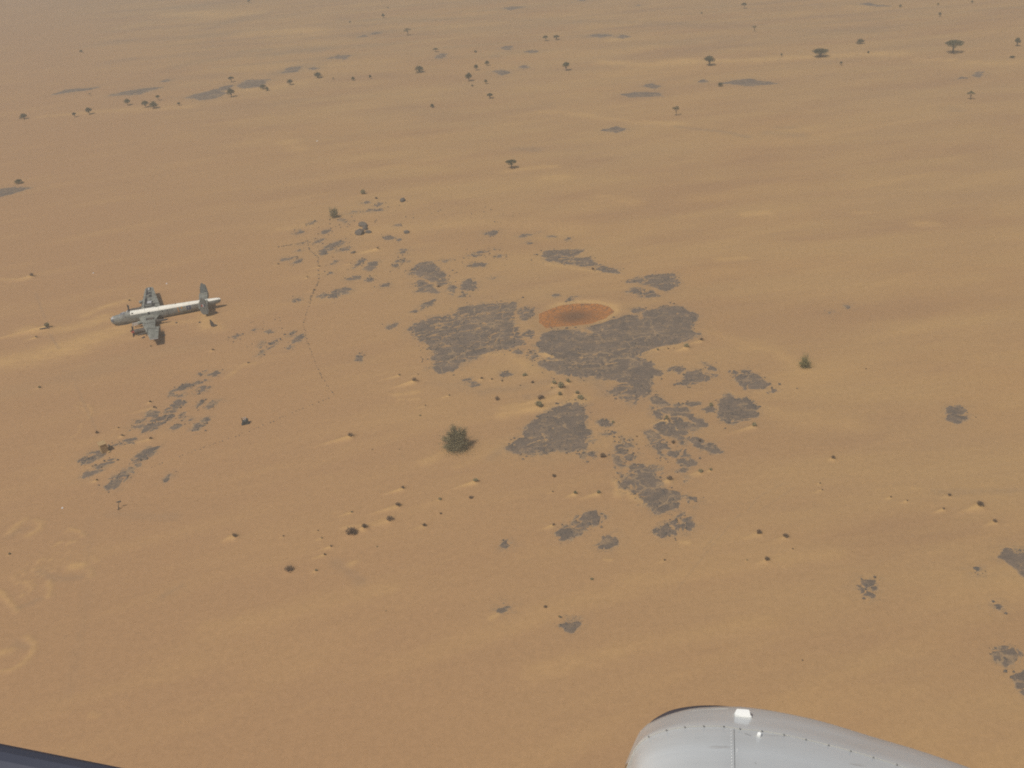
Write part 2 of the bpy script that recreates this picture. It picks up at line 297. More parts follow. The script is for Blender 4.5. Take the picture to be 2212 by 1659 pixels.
# drifts of brighter blown sand: polyline in a tile, half width in photo px, height m, colour strength
DRIFTS = MARKS + [('T4', [(740, 465), (820, 455), (900, 425)], 3, .25, .5), ('T4', [(1000, 395), (1150, 385), (1290, 365)], 3, .2, .4), ('T4', [(1040, 440), (1150, 430), (1250, 420)], 5, .15, .4), ('T4', [(700, 560), (900, 520)], 8, .2, .35), ('T5', [(350, 900), (500, 880)], 4, .2, .4), ('T5', [(380, 930), (500, 925)], 3, .2, .35), ('T5', [(900, 640), (1100, 640), (1250, 740)], 8, .15, .35), ('T6', [(200, 500), (600, 620), (800, 740)], 10, .1, .25), ('T6', [(300, 900), (700, 1050), (1100, 1100)], 16, .1, .25), ('T8', [(500, 300), (900, 250), (1400, 180)], 16, .1, .25), ('T7', [(900, 500), (1300, 420), (1700, 330)], 18, .1, .25), ('T8', [(100, 700), (600, 560), (1100, 480)], 20, .1, .25), ('T4', [(0, 690), (250, 640), (480, 585), (640, 520), (800, 480)], 17, .30, .7), ('T4', [(150, 480), (420, 470), (600, 430), (690, 400)], 9, .25, .6),
          ('T4', [(560, 375), (700, 320), (830, 290)], 5, .15, .6), ('T5', [(1050, 1030), (1200, 1000), (1400, 985), (1560, 930)], 9, .35, .55),
          ('T5', [(1080, 990), (1200, 975), (1400, 915)], 9, .3, .5), ('T7', [(1480, 70), (1600, 55), (1690, 25)], 4, .1, .5), ('T4', [(1340, 390), (1345, 460)], 7, .2, .7),
          ('T4', [(1320, 340), (1330, 400), (1420, 470)], 8, .2, .4), ('T5', [(560, 1330), (640, 1280), (700, 1250)], 9, .3, .4), ('T4', [(1460, 790), (1560, 710), (1650, 690)], 3, .1, .4),
          ('C', [(100, 490), (200, 535), (320, 590), (400, 615)], 5, .35, .9), ('D', [(880, 380), (1000, 430), (1090, 530)], 3, .2, .8), ('T5', [(1910, 630), (2050, 600), (2212, 575)], 5, .2, .5),
          ('E', [(240, 960), (600, 800), (800, 700)], 6, .2, .25), ('D', [(250, 1150), (310, 1250), (280, 1330)], 7, .35, .5), ('D', [(400, 1290), (500, 1370), (620, 1440)], 6, .2, .55),
          ('T3', [(-100, 400), (200, 395), (500, 385), (800, 370), (1100, 350), (1400, 350)], 5, .3, .8), ('T3', [(1500, 385), (1750, 390), (1900, 408), (2150, 410)], 3, .2, .6),
          ('T2', [(1700, 400), (2000, 420), (2212, 410)], 5, .3, .7), ('T1', [(1100, 90), (1400, 95), (1650, 85)], 5, .3, .8), ('T1', [(1640, 220), (1850, 200), (2050, 195)], 6, .3, .7),
          ('T1', [(250, 755), (480, 740), (900, 710), (1230, 690)], 3, .2, .5), ('T1', [(1560, 590), (1700, 570), (2050, 520)], 4, .2, .5), ('T2', [(1300, 720), (1550, 740), (1900, 790), (2200, 800)], 4, .2, .45),
          ('T2', [(1080, 1110), (1250, 1085), (1380, 1075)], 4, .2, .45), ('T5', [(1300, 40), (1600, 90), (1760, 110)], 4, .15, .45), ('T2', [(1780, 255), (1850, 250)], 3, .2, .8), ('T3', [(1130, 45), (1230, 30)], 3, .3, .8),
          ('T3', [(450, 1388), (550, 1378)], 7, .25, .5), ('T3', [(1540, 1448), (1620, 1452)], 7, .25, .5), ('T3', [(1110, 1378), (1210, 1372)], 4, .2, .4), ('T2', [(1330, 1150), (1440, 1145)], 6, .2, .4),
          ('T2', [(1700, 1270), (1900, 1310)], 8, .2, .35), ('T2', [(150, 1510), (700, 1440), (1200, 1450), (1500, 1480)], 14, .1, .3), ('T6', [(250, 20), (400, 10)], 5, .2, .4), ('T1', [(1850, 920), (1950, 970)], 7, .15, .4),
          ('T6', [(1500, 1505), (1540, 1508)], 3, .2, .5), ('T8', [(400, 205), (430, 208)], 3, .15, .5), ('T8', [(730, 128), (765, 130)], 4, .15, .5), ('T7', [(2130, 460), (2150, 445)], 6, .25, .6), ('T7', [(1000, 110), (1010, 105)], 6, .2, .5), ('T7', [(1515, 225), (1540, 215)], 5, .2, .5),
          ('T4', [(510, 950), (570, 965), (600, 1010), (570, 1060)], 1.3, .12, .45), ('T4', [(480, 970), (540, 985), (560, 1020)], 1.1, .1, .35), ('T4', [(530, 1090), (510, 1150), (460, 1180)], 1.3, .1, .35),
          ('A', [(1130, 990), (1220, 970), (1310, 950)], 3, .15, .6), ('A', [(30, 700), (200, 690), (400, 640)], 6, .1, .35), ('T4', [(0, 150), (150, 155), (205, 138)], 3, .1, .5)]
STAINS = [('T4', [(465, 770), (500, 850), (560, 990), (640, 1160)], .8, .4), ('T4', [(230, 240), (290, 400)], .8, .35), ('T4', [(325, 510), (385, 610)], 1.0, .5), ('A', [(620, 860), (900, 850)], 14, .15), ('T7', [(390, 30), (370, 400), (300, 800)], 7, .12), ('L1', [(130, 420), (300, 330)], 6, .3), ('L1', [(500, 880), (650, 960), (1000, 960)], 6, .35), ('L1', [(250, 1340), (500, 1230)], 5, .3), ('L2', [(200, 300), (330, 330)], 8, .3), ('T8', [(985, 5), (850, 160), (715, 330)], 1.0, .35), ('T8', [(905, 60), (830, 160)], 1.0, .35), ('T6', [(660, 1470), (480, 1570), (420, 1659)], 1.2, .3), ('T6', [(740, 1490), (520, 1640)], 1.2, .25),
          ('T1', [(600, 292), (720, 278), (830, 265)], 2.5, .7), ('T1', [(720, 400), (850, 382)], 2, .7), ('T1', [(1120, 50), (1500, 10)], 3.5, .6), ('T1', [(1380, 175), (1600, 110), (1780, 75)], 3.5, .45),
          ('T1', [(1600, 330), (1900, 322), (2100, 318)], 4, .55), ('T1', [(1150, 430), (1300, 400), (1700, 330)], 4, .4), ('T1', [(1830, 470), (1960, 440), (2100, 395)], 5, .5), ('T1', [(1700, 370), (1800, 355)], 3, .6),
          ('T2', [(0, 130), (700, 125), (1500, 135), (2212, 150)], 3.5, .45), ('T2', [(1600, 230), (1800, 232)], 3, .5), ('T2', [(1110, 965), (1260, 970)], 4, .5), ('T2', [(400, 700), (900, 780), (1300, 690)], 10, .12),
          ('T3', [(-50, 820), (250, 850), (430, 890)], 2.2, .5), ('T3', [(0, 155), (700, 190), (1200, 200)], 6, .3), ('T3', [(550, 860), (780, 880)], 5, .3), ('T3', [(600, 825), (720, 828)], 2.5, .4), ('T3', [(1700, 700), (1760, 712)], 3, .4),
          ('T5', [(900, 880), (1150, 850), (1350, 810)], 7, .35), ('T5', [(1200, 910), (1330, 885), (1420, 870)], 5, .35), ('T5', [(620, 830), (800, 860)], 9, .2), ('T5', [(1560, 790), (1640, 810), (1720, 880)], 9, .45), ('T6', [(1650, 1525), (1900, 1530), (2200, 1520)], 6, .3),
          ('T4', [(640, 720), (1000, 640), (1300, 560)], 14, .2), ('T4', [(0, 900), (500, 760), (900, 660)], 16, .2), ('E', [(660, 870), (760, 780), (830, 720)], 6, .3), ('T7', [(480, 10), (760, 20)], 8, .25), ('T7', [(700, 370), (780, 320)], 6, .3), ('T7', [(1450, 220), (1560, 300)], 9, .3)]
PAN = [('T5', p) for p in [(1290, 372), (1350, 345), (1420, 320), (1530, 305), (1650, 308), (1738, 330), (1755, 360), (1705, 400), (1620, 435), (1500, 445), (1400, 455), (1330, 462), (1288, 430)]]
pan_poly = np.array([gp(t, *p) for t, p in PAN])

def sdist(P, poly):
    """signed distance (inside positive) of points P (n,2) to a closed polygon"""
    a = poly; b = np.roll(poly, -1, 0); d = np.full(len(P), 1e9); ins = np.zeros(len(P), bool)
    for (x0, y0), (x1, y1) in zip(a, b):
        ex, ey = x1 - x0, y1 - y0; L = ex * ex + ey * ey + 1e-9
        t = np.clip(((P[:, 0] - x0) * ex + (P[:, 1] - y0) * ey) / L, 0, 1)
        d = np.minimum(d, np.hypot(P[:, 0] - x0 - t * ex, P[:, 1] - y0 - t * ey))
        c = (y0 > P[:, 1]) != (y1 > P[:, 1])
        if abs(ey) > 1e-9: ins ^= c & (P[:, 0] < x0 + (P[:, 1] - y0) * ex / ey)
    return np.where(ins, d, -d)

def axis(lo, hi, step, end_lo, end_hi, g=1.045):
    v = list(np.arange(lo, hi, step)); s = step; x = v[-1]; y = v[0]
    up = []; dn = []
    while x < end_hi: s = min(s * g, 900); x += s; up.append(x)
    s = step
    while y > end_lo: s = min(s * g, 900); y -= s; dn.append(y)
    return np.array(dn[::-1] + v + up)
GX = axis(-135, 78, 0.38, -9000, 9000); GY = axis(76, 330, 0.38, -1500, 14000, 1.03)
XX, YY = np.meshgrid(GX, GY); nx, ny = len(GX), len(GY)
cw, sw = math.cos(WIND), math.sin(WIND)
RX = XX * cw + YY * sw; RY = -XX * sw + YY * cw
ZZ = 0.30 * fbm(RX / 70, RY / 22, 3, 3) + 0.07 * fbm(RX / 16, RY / 6, 9, 3) + 0.02 * fbm(RX / 5, RY / 1.8, 21, 2)
DR = np.clip(0.25 * fbm(RX / 30, RY / 6, 31, 4), 0, 1); ST = np.zeros_like(ZZ)

def sub(x0, x1, y0, y1):
    i0, i1 = np.searchsorted(GX, [x0, x1]); j0, j1 = np.searchsorted(GY, [y0, y1])
    return slice(max(j0 - 1, 0), j1 + 1), slice(max(i0 - 1, 0), i1 + 1)
def seg_d(X, Y, pts):
    d = np.full(X.shape, 1e9)
    for (x0, y0), (x1, y1) in zip(pts[:-1], pts[1:]):
        ex, ey = x1 - x0, y1 - y0; L = ex * ex + ey * ey + 1e-9
        t = np.clip(((X - x0) * ex + (Y - y0) * ey) / L, 0, 1)
        d = np.minimum(d, np.hypot(X - x0 - t * ex, Y - y0 - t * ey))
    return d
def halfw(pts, px):
    x, y = pts[len(pts) // 2]; k = mpp(x, y)
    dep = CAMH / math.hypot(CAMH, math.hypot(x, y))
    return px * k, px * k / dep
for t, pts, wpx, hh, cs in DRIFTS:
    P = [gp(t, *p) for p in pts]; _, wd = halfw(P, wpx)
    xs = [p[0] for p in P]; ys = [p[1] for p in P]
    s = sub(min(xs) - 3 * wd, max(xs) + 3 * wd, min(ys) - 3 * wd, max(ys) + 3 * wd)
    X, Y = XX[s], YY[s]
    d = seg_d(X, Y, P) + wd * 0.5 * fbm(X / (wd * 2), Y / (wd * 2), 77, 3)
    e = np.exp(-np.clip(d, 0, None) ** 2 / (wd * wd))
    ZZ[s] += hh * 0.5 * e; DR[s] = np.maximum(DR[s], cs * e * (0.75 + 0.35 * fbm(X / 3, Y / 1.5, 5, 3)))
for t, pts, wpx, cs in STAINS:
    P = [gp(t, *p) for p in pts]; _, wd = halfw(P, wpx)
    xs = [p[0] for p in P]; ys = [p[1] for p in P]
    s = sub(min(xs) - 3 * wd, max(xs) + 3 * wd, min(ys) - 3 * wd, max(ys) + 3 * wd)
    X, Y = XX[s], YY[s]
    d = seg_d(X, Y, P) + wd * 0.7 * fbm(X / (wd * 1.5), Y / (wd * 1.5), 87, 4)
    ST[s] = np.maximum(ST[s], .75 * cs * np.exp(-np.clip(d, 0, None) ** 2 / (wd * wd)))
BPOS = []
for (t, x, y, wpx, hr, kind, tail) in BUSHES:
    gx, gy = gp(t, x, y); wid = wpx / TILES[t][2] * 0.6777 * mpp(gx, gy); BPOS.append((gx, gy, wid))
    vr_ = rng.uniform(.45, 1.25); tail *= rng.uniform(.6, 1.35)
    hm = vr_ * min(0.42 * wid, 0.7) if tail else 0.1 * wid
    L = max(tail, 1) * wid * 1.25; r = 0.55 * wid
    s = sub(gx - L - 3 * r, gx + 3 * r + L, gy - L - 3 * r, gy + L + 3 * r)
    X, Y = XX[s] - gx, YY[s] - gy
    u = X * cw + Y * sw; v = -X * sw + Y * cw
    f = np.clip(-u / L, 0, 1)
    rr = r * (1 - 0.75 * f) + 0.05
    e = np.exp(-(v / rr) ** 2) * np.where(u > 0, np.exp(-(u / r) ** 2), (1 - f) ** 1.3)
    ZZ[s] += hm * e
    if tail: DR[s] = np.maximum(DR[s], min(.95, .8 * vr_ + .1) * e * np.where(u > 0, 0.3, 1))
# clay pan hollow
s = sub(pan_poly[:, 0].min() - 12, pan_poly[:, 0].max() + 12, pan_poly[:, 1].min() - 12, pan_poly[:, 1].max() + 12)
sd = sdist(np.stack([XX[s].ravel(), YY[s].ravel()], 1), pan_poly).reshape(XX[s].shape)
k = sstep(-4.0, 3.0, sd); ZZ[s] = ZZ[s] * (1 - k) + k * 0.0 - 0.35 * k + 0.10 * np.exp(-((sd + 3.0) / 1.6) ** 2)
DR[s] = np.maximum(DR[s] * (1 - k), 0.5 * np.exp(-((sd + 1.1) / 1.0) ** 2) * sstep(-.5, .6, (XX[s] - pan_poly[:, 0].mean()) / 9 + (YY[s] - pan_poly[:, 1].mean()) / 9)); ST[s] *= (1 - k)
ZZ *= np.clip(1.0 + (YY - 600) / 900, 1, 6)

def H(x, y):
    x = np.asarray(x, float); y = np.asarray(y, float)
    i = np.clip(np.searchsorted(GX, x) - 1, 0, nx - 2); j = np.clip(np.searchsorted(GY, y) - 1, 0, ny - 2)
    fx = np.clip((x - GX[i]) / (GX[i + 1] - GX[i]), 0, 1); fy = np.clip((y - GY[j]) / (GY[j + 1] - GY[j]), 0, 1)
    return (ZZ[j, i] * (1 - fx) + ZZ[j, i + 1] * fx) * (1 - fy) + (ZZ[j + 1, i] * (1 - fx) + ZZ[j + 1, i + 1] * fx) * fy

def grid_mesh(name, X, Y, Z, keep, m, smooth=True, attrs=()):
    """quads of a regular grid, only those flagged in keep"""
    r, c = X.shape
    idx = np.arange(r * c).reshape(r, c)
    q = np.stack([idx[:-1, :-1], idx[:-1, 1:], idx[1:, 1:], idx[1:, :-1]], -1)[keep] if keep is not None else np.stack([idx[:-1, :-1], idx[:-1, 1:], idx[1:, 1:], idx[1:, :-1]], -1).reshape(-1, 4)
    used, inv = np.unique(q.ravel(), return_inverse=True); q = inv.reshape(-1, 4)
    co = np.stack([X.ravel(), Y.ravel(), Z.ravel()], 1)[used]
    me = bpy.data.meshes.new(name)
    me.vertices.add(len(co)); me.vertices.foreach_set('co', co.astype(np.float32).ravel())
    me.loops.add(q.size); me.loops.foreach_set('vertex_index', q.astype(np.int32).ravel())
    me.polygons.add(len(q)); me.polygons.foreach_set('loop_start', np.arange(0, q.size, 4, dtype=np.int32))
    me.update(calc_edges=True); me.validate()
    for n, a in attrs:
        at = me.attributes.new(n, 'FLOAT', 'POINT'); at.data.foreach_set('value', a.ravel()[used].astype(np.float32))
    me.materials.append(m)
    if smooth: me.shade_smooth()
    o = bpy.data.objects.new(name, me); COL.objects.link(o); return o
ground = grid_mesh('ground', XX, YY, ZZ, None, M_sand, True, (('drift', np.clip(DR, 0, 1)), ('stain', np.clip(ST, 0, 1))))
ground['kind'] = 'structure'

# clay pan: damp red floor lying in the hollow
def pan_material():
    m, t, b = mat('red_clay', 0.9)
    g = N(t, 'ShaderNodeNewGeometry').outputs['Position']
    c = mixc(t, ramp(t, noise(t, g, 0.5, 5, 0.6), 0.3, 0.7), (0.42, 0.175, 0.05), (0.36, 0.15, 0.045))
    c = mixc(t, attr(t, 'damp'), c, (0.125, 0.072, 0.042))
    vo = N(t, 'ShaderNodeTexVoronoi', feature='DISTANCE_TO_EDGE'); vo.inputs['Scale'].default_value = .8; t.links.new(g, vo.inputs['Vector'])
    c = mixc(t, ramp(t, vo.outputs['Distance'], .10, .0), c, (0.20, 0.11, 0.055))
    t.links.new(c, b.inputs['Base Color']); return m
x0, x1, y0, y1 = pan_poly[:, 0].min() - 3, pan_poly[:, 0].max() + 3, pan_poly[:, 1].min() - 3, pan_poly[:, 1].max() + 3
px_, py_ = np.meshgrid(np.arange(x0, x1, .3), np.arange(y0, y1, .3))
sd = sdist(np.stack([px_.ravel(), py_.ravel()], 1), pan_poly).reshape(px_.shape) + 0.45 * fbm(px_ / 2.2, py_ / 2.2, 47, 4)
cx, cy = gp('T5', 1515, 385); ax, ay = gp('T5', 1670, 380)
ra = math.hypot(ax - cx, ay - cy)
ex = np.hypot((px_ - cx) / ra, (py_ - cy) / (ra * 0.75)) + 0.18 * fbm(px_ / 3, py_ / 3, 41, 4)
zz = H(px_, py_) + np.clip(sd * 0.08 + 0.01, -0.1, 0.02) + 0.01
kp = np.maximum(np.maximum(sd[:-1, :-1], sd[1:, 1:]), np.maximum(sd[:-1, 1:], sd[1:, :-1])) > -0.5
pan = grid_mesh('clay_pan', px_, py_, zz, kp, pan_material(), True, (('damp', np.clip(0.9 * (1 - sstep(0.15, 1.3, ex)), 0, 1)),))
pan['kind'] = 'structure'

# ------------------------------------------------------------------ rock outcrops (each sheet breaks through the sand)
RD = np.zeros_like(ZZ)
def outcrop(segs, adj='flat grey', label=None, noun='rock outcrop', hgt=0.16, vein=0.22, rag=1.0, m=None):
    pts = []; pxs = []
    for t, ps in segs:
        for p in ps: pts.append(gp(t, *p)); pxs.append(pix(t, *p))
    poly = np.array(pts); cpx = tuple(np.mean(pxs, 0)); c = poly.mean(0)
    s = max(0.2, mpp(*c) * 1.7)
    k = s / 0.2
    X, Y = np.meshgrid(np.arange(poly[:, 0].min() - 6 * s, poly[:, 0].max() + 6 * s, s), np.arange(poly[:, 1].min() - 6 * s, poly[:, 1].max() + 6 * s, s * (1.0 if k < 1.6 else 2.2)))
    P = np.stack([X.ravel(), Y.ravel()], 1); sdv = sdist(P, poly).reshape(X.shape)
    size = math.sqrt(max(sdv.max(), 0.3))
    sdv = sdv + rag * (0.27 * size * fbm(X / (3 * k), Y / (3 * k), 51, 5)) + 0.5 * min(size, 1.4)
    u = X * cw + Y * sw; v = -X * sw + Y * cw
    f = np.clip(sdv * 0.14 / k, -0.4, hgt) + 0.10 * fbm(X / (1.8 * k), Y / (1.8 * k), 61, 4) + 0.07 * fbm(u / (6 * k), v / (1.4 * k), 63, 4) + 0.10 * rag * fbm(X / (0.7 * k), Y / (0.7 * k), 65, 2) + 0.01
    v1 = 1 - np.abs(fbm(u / (9 * k), v / (3.5 * k), 71, 3)); v2 = 1 - np.abs(fbm(X / (5 * k), Y / (6 * k), 73, 3))
    f = f - vein * sstep(0.93, 1.0, v1) - vein * 0.8 * sstep(0.95, 1.0, v2)
    f = np.clip(f, -0.3, 0.3) * (1 if k < 1.6 else min(k, 3.5))
    Z = H(X, Y) + np.where(f > 0, f * 0.5, f)
    kp = np.maximum(np.maximum(f[:-1, :-1], f[1:, 1:]), np.maximum(f[:-1, 1:], f[1:, :-1])) > 0.0
    if not kp.any(): return None
    wd = 1.5 * k * min(1.3, .5 + .25 * size)
    gs = sub(X.min() - 3 * wd, X.max() + 3 * wd, Y.min() - 3 * wd, Y.max() + 3 * wd)
    gx_, gy_ = XX[gs], YY[gs]
    gd = sdist(np.stack([gx_.ravel(), gy_.ravel()], 1), poly).reshape(gx_.shape) + .5 * size * fbm(gx_ / (3 * k), gy_ / (3 * k), 51, 4)
    RD[gs] = np.maximum(RD[gs], .9 * np.exp(-np.clip(-gd, 0, None) / wd * 1.2) * (gd > -3 * wd))
    o = grid_mesh('rock_outcrop', X - c[0], Y - c[1], Z, kp, m or M_rock, True, (('edge', np.clip(f / (0.13 * (1 if k < 1.6 else min(k, 3.5))), 0, 1)),))
    o.location = (c[0], c[1], 0)
    thing(o, cpx, 'rock outcrop', noun, adj, label)
    return o
OC = outcrop
OC([('T5', [(470, 500), (490, 440), (590, 400), (720, 390), (760, 330), (900, 320), (1000, 310), (1110, 300), (1120, 370), (1100, 430), (1130, 480), (1125, 520), (1060, 560), (1030, 615), (920, 630), (830, 670), (720, 745), (630, 750), (610, 700), (600, 600), (540, 540)])],
   label='broad dark rock sheet veined with sand, on the wreck side of the orange clay pan', vein=0.30)
OC([('T5', [(1150, 350), (1190, 330), (1250, 340), (1240, 380), (1195, 412), (1150, 390)])], 'small grey')
OC([('T5', [(1115, 545), (1150, 530), (1190, 555), (1170, 580), (1120, 572)])], 'small grey', rag=.6)
OC([('T5', [(1050, 590), (1085, 565), (1125, 570), (1120, 600), (1060, 615)])], 'small grey', rag=.6)
OC([('T5', [(1185, 515), (1215, 490), (1250, 505), (1230, 535)])], 'small grey', rag=.6)
OC([('T5', [(1120, 630), (1160, 605), (1185, 625), (1150, 640)])], 'small grey', rag=.5)
OC([('T5', [(1210, 640), (1235, 615), (1270, 650), (1240, 680)])], 'small grey', rag=.5)
OC([('C', [(90, 340), (130, 290), (250, 245), (380, 225), (480, 240), (600, 240), (700, 275), (820, 262), (760, 225), (690, 195), (760, 165), (900, 155), (1000, 90), (1150, 45), (1270, 45), (1400, 85), (1450, 55)]),
    ('T5', [(1965, 400), (1990, 360), (2110, 332), (2212, 342)]), ('T6', [(50, 368), (92, 385), (60, 420), (46, 450), (48, 485), (98, 505), (60, 522)]),
    ('C', [(2020, 300), (1930, 345), (1850, 385), (1700, 405), (1560, 425), (1450, 470), (1350, 522), (1260, 490), (1275, 575), (1220, 640), (1000, 690), (800, 775), (690, 805), (600, 805), (480, 778), (330, 758), (180, 712), (90, 650), (105, 605), (280, 605), (390, 620), (330, 545), (220, 510), (130, 500), (40, 430)])],
   label='widest grey rock sheet, spread along the near edge of the orange clay pan', vein=0.14, rag=.55)
OC([('C', [(780, 800), (900, 730), (1000, 700), (1150, 650), (1250, 650), (1330, 595), (1430, 600), (1520, 640), (1500, 690), (1570, 730), (1640, 760), (1560, 790), (1510, 840), (1500, 940), (1500, 1010), (1430, 1060), (1340, 1060), (1335, 980), (1290, 920), (1190, 880), (1060, 860), (960, 850), (850, 840)])],
   label='ragged grey rock lobe hanging below the widest rock sheet', vein=0.12, rag=.6)
OC([('C', [(1090, 930), (1200, 905), (1270, 930), (1320, 1000), (1250, 1050), (1150, 1000)])], 'egg-shaped grey', rag=.5)
OC([('C', [(1000, 1010), (1080, 960), (1130, 1000), (1180, 1040), (1060, 1055)])], 'small grey', rag=.7)
OC([('C', [(1130, 1080), (1220, 1070), (1330, 1080), (1380, 1130), (1280, 1180), (1200, 1120)])], 'sand-dusted grey', rag=.9, hgt=.07)
OC([('E', [(905, 745), (960, 670), (1040, 600), (1110, 580), (1130, 500), (1200, 420), (1300, 330), (1420, 255), (1550, 205), (1680, 175), (1800, 165), (1860, 195), (1865, 250), (1860, 400), (1890, 560), (1905, 680), (1890, 740), (1780, 740), (1680, 768), (1600, 750), (1530, 742), (1450, 750), (1380, 790), (1250, 790), (1130, 770), (1000, 770)])],
   label='large triangular grey rock sheet to the right of the biggest bush', vein=0.12, rag=.3)
OC([('E', [(1810, 790), (1880, 780), (1890, 870), (1850, 850)])], 'small grey', rag=.6)
OC([('E', [(1920, 790), (2010, 780), (2040, 830), (1960, 850)])], 'small grey', rag=.8, hgt=.07)
OC([('E', [(1900, 480), (1960, 500), (2000, 600), (2040, 620), (2000, 650), (1930, 600)])], 'sand-dusted grey', rag=.9, hgt=.07)
OC([('D', [(1610, 200), (1640, 100), (1720, 30), (1790, 80), (1880, 110), (1960, 80), (2010, 110), (2030, 170), (2060, 200), (2040, 300), (1960, 340), (1860, 380), (1790, 410), (1700, 390), (1620, 330)])],
   label='round dark grey rock patch alone on the right of the outcrops', vein=0.1, rag=.5)
OC([('D', [(720, 80), (780, 45), (850, 80), (930, 130), (880, 160), (800, 160)])], 'grey', rag=.5)
OC([('D', [(690, 180), (780, 190), (850, 290), (840, 370), (780, 330), (740, 260)])], 'sand-dusted grey', rag=.8, hgt=.09)
OC([('D', [(840, 190), (900, 160), (1050, 160), (1150, 210), (1260, 290), (1350, 370), (1400, 440), (1330, 420), (1220, 340), (1120, 270), (980, 290), (880, 250)])],
   label='long curved grey rock rib arching up from the lower outcrops', rag=.5)
OC([('D', [(990, 330), (1100, 340), (1170, 430), (1190, 530), (1120, 540), (1060, 460)])], 'oblong grey', rag=.45)
OC([('D', [(1170, 390), (1250, 420), (1320, 480), (1240, 520), (1190, 480)])], 'grey', rag=.45)
OC([('D', [(770, 440), (830, 410), (930, 390), (1000, 460), (1040, 540), (960, 575), (850, 520)])], 'oblong grey', rag=.45)
OC([('D', [(1030, 560), (1110, 590), (1170, 660), (1130, 695), (1060, 640)])], 'grey', rag=.5)
OC([('D', [(650, 520), (700, 505), (780, 560), (860, 630), (930, 720), (860, 740), (800, 690), (700, 610)])], 'oblong grey', rag=.5)
OC([('D', [(720, 660), (790, 700), (860, 790), (900, 860), (840, 830), (770, 750)])], 'grey', rag=.6)
OC([('D', [(930, 800), (1010, 780), (1130, 770), (1220, 860), (1260, 940), (1180, 980), (1080, 930), (1060, 860)])], 'sand-dusted grey', rag=1., hgt=.08)
OC([('D', [(230, 690), (330, 680), (360, 740), (450, 780), (530, 835), (440, 890), (370, 870), (300, 800)])], 'grey', rag=.5)
OC([('D', [(340, 600), (460, 620), (470, 690), (400, 700)])], 'sand-dusted grey', rag=.8, hgt=.09)
OC([('D', [(240, 830), (300, 810), (340, 930), (370, 960), (280, 1000), (250, 940)])], 'grey', rag=.6)
OC([('D', [(410, 990), (500, 940), (600, 950), (680, 1000), (760, 1050), (830, 1150), (880, 1190), (900, 1240), (1010, 1300), (1050, 1370), (1000, 1480), (920, 1530), (800, 1545), (720, 1500), (620, 1420), (560, 1370), (500, 1290), (540, 1230), (470, 1160), (420, 1070)])],
   label='long grey rock sheet running down to the bottom tip of the outcrops', vein=0.2, rag=.6)
OC([('D', [(280, 1050), (330, 1040), (410, 1130), (430, 1200), (390, 1300), (340, 1280), (340, 1180)])], 'narrow grey', rag=.7)
OC([('D', [(690, 960), (780, 960), (850, 1050), (800, 1080), (730, 1020)])], 'sand-dusted grey', rag=.8, hgt=.1)
OC([('D', [(1370, 710), (1470, 690), (1560, 730), (1620, 800), (1500, 800)])], 'sand-dusted grey', rag=.8)
OC([('D', [(1180, 590), (1300, 600), (1340, 640), (1330, 710), (1280, 680), (1220, 630)])], 'sand-dusted grey', rag=.9, hgt=.08)
OC([('D', [(1040, 1030), (1140, 990), (1160, 1040)])], 'small grey', rag=.5)
OC([('D', [(1150, 1100), (1220, 1150), (1160, 1165)])], 'small grey', rag=.5)
OC([('D', [(1140, 1370), (1280, 1380), (1320, 1430), (1290, 1480), (1230, 1430)])], 'pinkish grey', rag=1., hgt=.06)
OC([('D', [(1380, 220), (1490, 190), (1540, 220), (1440, 250)])], 'small grey', rag=.8)
OC([('D', [(1160, 150), (1240, 125), (1330, 150), (1240, 165)])], 'faint grey', rag=1., hgt=.06)
OC([('D', [(20, 390), (80, 355), (160, 370), (205, 430), (150, 445), (60, 430)])], 'oval grey', rag=.4)
OC([('D', [(90, 520), (150, 505), (230, 520), (200, 560), (110, 555)])], 'oval grey', rag=.5)
OC([('C', [(1730, 740), (1850, 690), (1940, 730), (1850, 760)])], 'sand-dusted grey', rag=.8, hgt=.1)
OC([('C', [(1990, 830), (2010, 760), (2100, 740), (2180, 785), (2350, 800), (2240, 850), (2130, 885), (2030, 880)])], 'arrowhead-shaped grey', rag=.5)
OC([('C', [(1850, 910), (1950, 850), (2000, 930)])], 'small grey', rag=.7)
OC([('T6', [(330, 745), (430, 748), (500, 790), (545, 830), (520, 858), (420, 850), (350, 800)])], 'oval grey', rag=.5)
OC([('T6', [(135, 690), (190, 710), (220, 740), (180, 735)])], 'narrow grey', rag=.6)
OC([('T6', [(540, 885), (600, 860), (608, 876), (560, 890)])], 'small grey', rag=.5)
OC([('T6', [(1722, 1010), (1740, 983), (1790, 978), (1832, 1020), (1825, 1060), (1770, 1078), (1725, 1060)])], label='lone cracked round grey rock on empty sand near the edge', hgt=.3, rag=.3)
OC([('T6', [(1060, 325), (1080, 320), (1095, 335), (1070, 342)])], 'tiny grey', rag=.4)
OC([('T6', [(945, 365), (965, 358), (975, 370), (955, 375)])], 'tiny grey', rag=.4)
OC([('T8', [(2125, 205), (2140, 172), (2180, 168), (2240, 185), (2240, 290), (2205, 270), (2175, 235)])], label='dark grey rock cut by the edge of the photo, with two more below it', rag=.35)
OC([('T8', [(2093, 610), (2140, 588), (2190, 615), (2180, 655), (2130, 668), (2100, 640)])], 'round grey', rag=.3)
OC([('T8', [(2175, 715), (2212, 690), (2250, 700), (2250, 790), (2205, 765)])], 'grey', rag=.4)
OC([('T8', [(1503, 320), (1535, 290), (1568, 302), (1565, 335), (1530, 345)])], 'round grey', rag=.3)
OC([('T8', [(1520, 352), (1550, 345), (1555, 370), (1535, 375)])], 'small grey', rag=.6)
OC([('T8', [(2072, 408), (2095, 393), (2120, 410), (2110, 425)])], 'small grey', rag=.5)
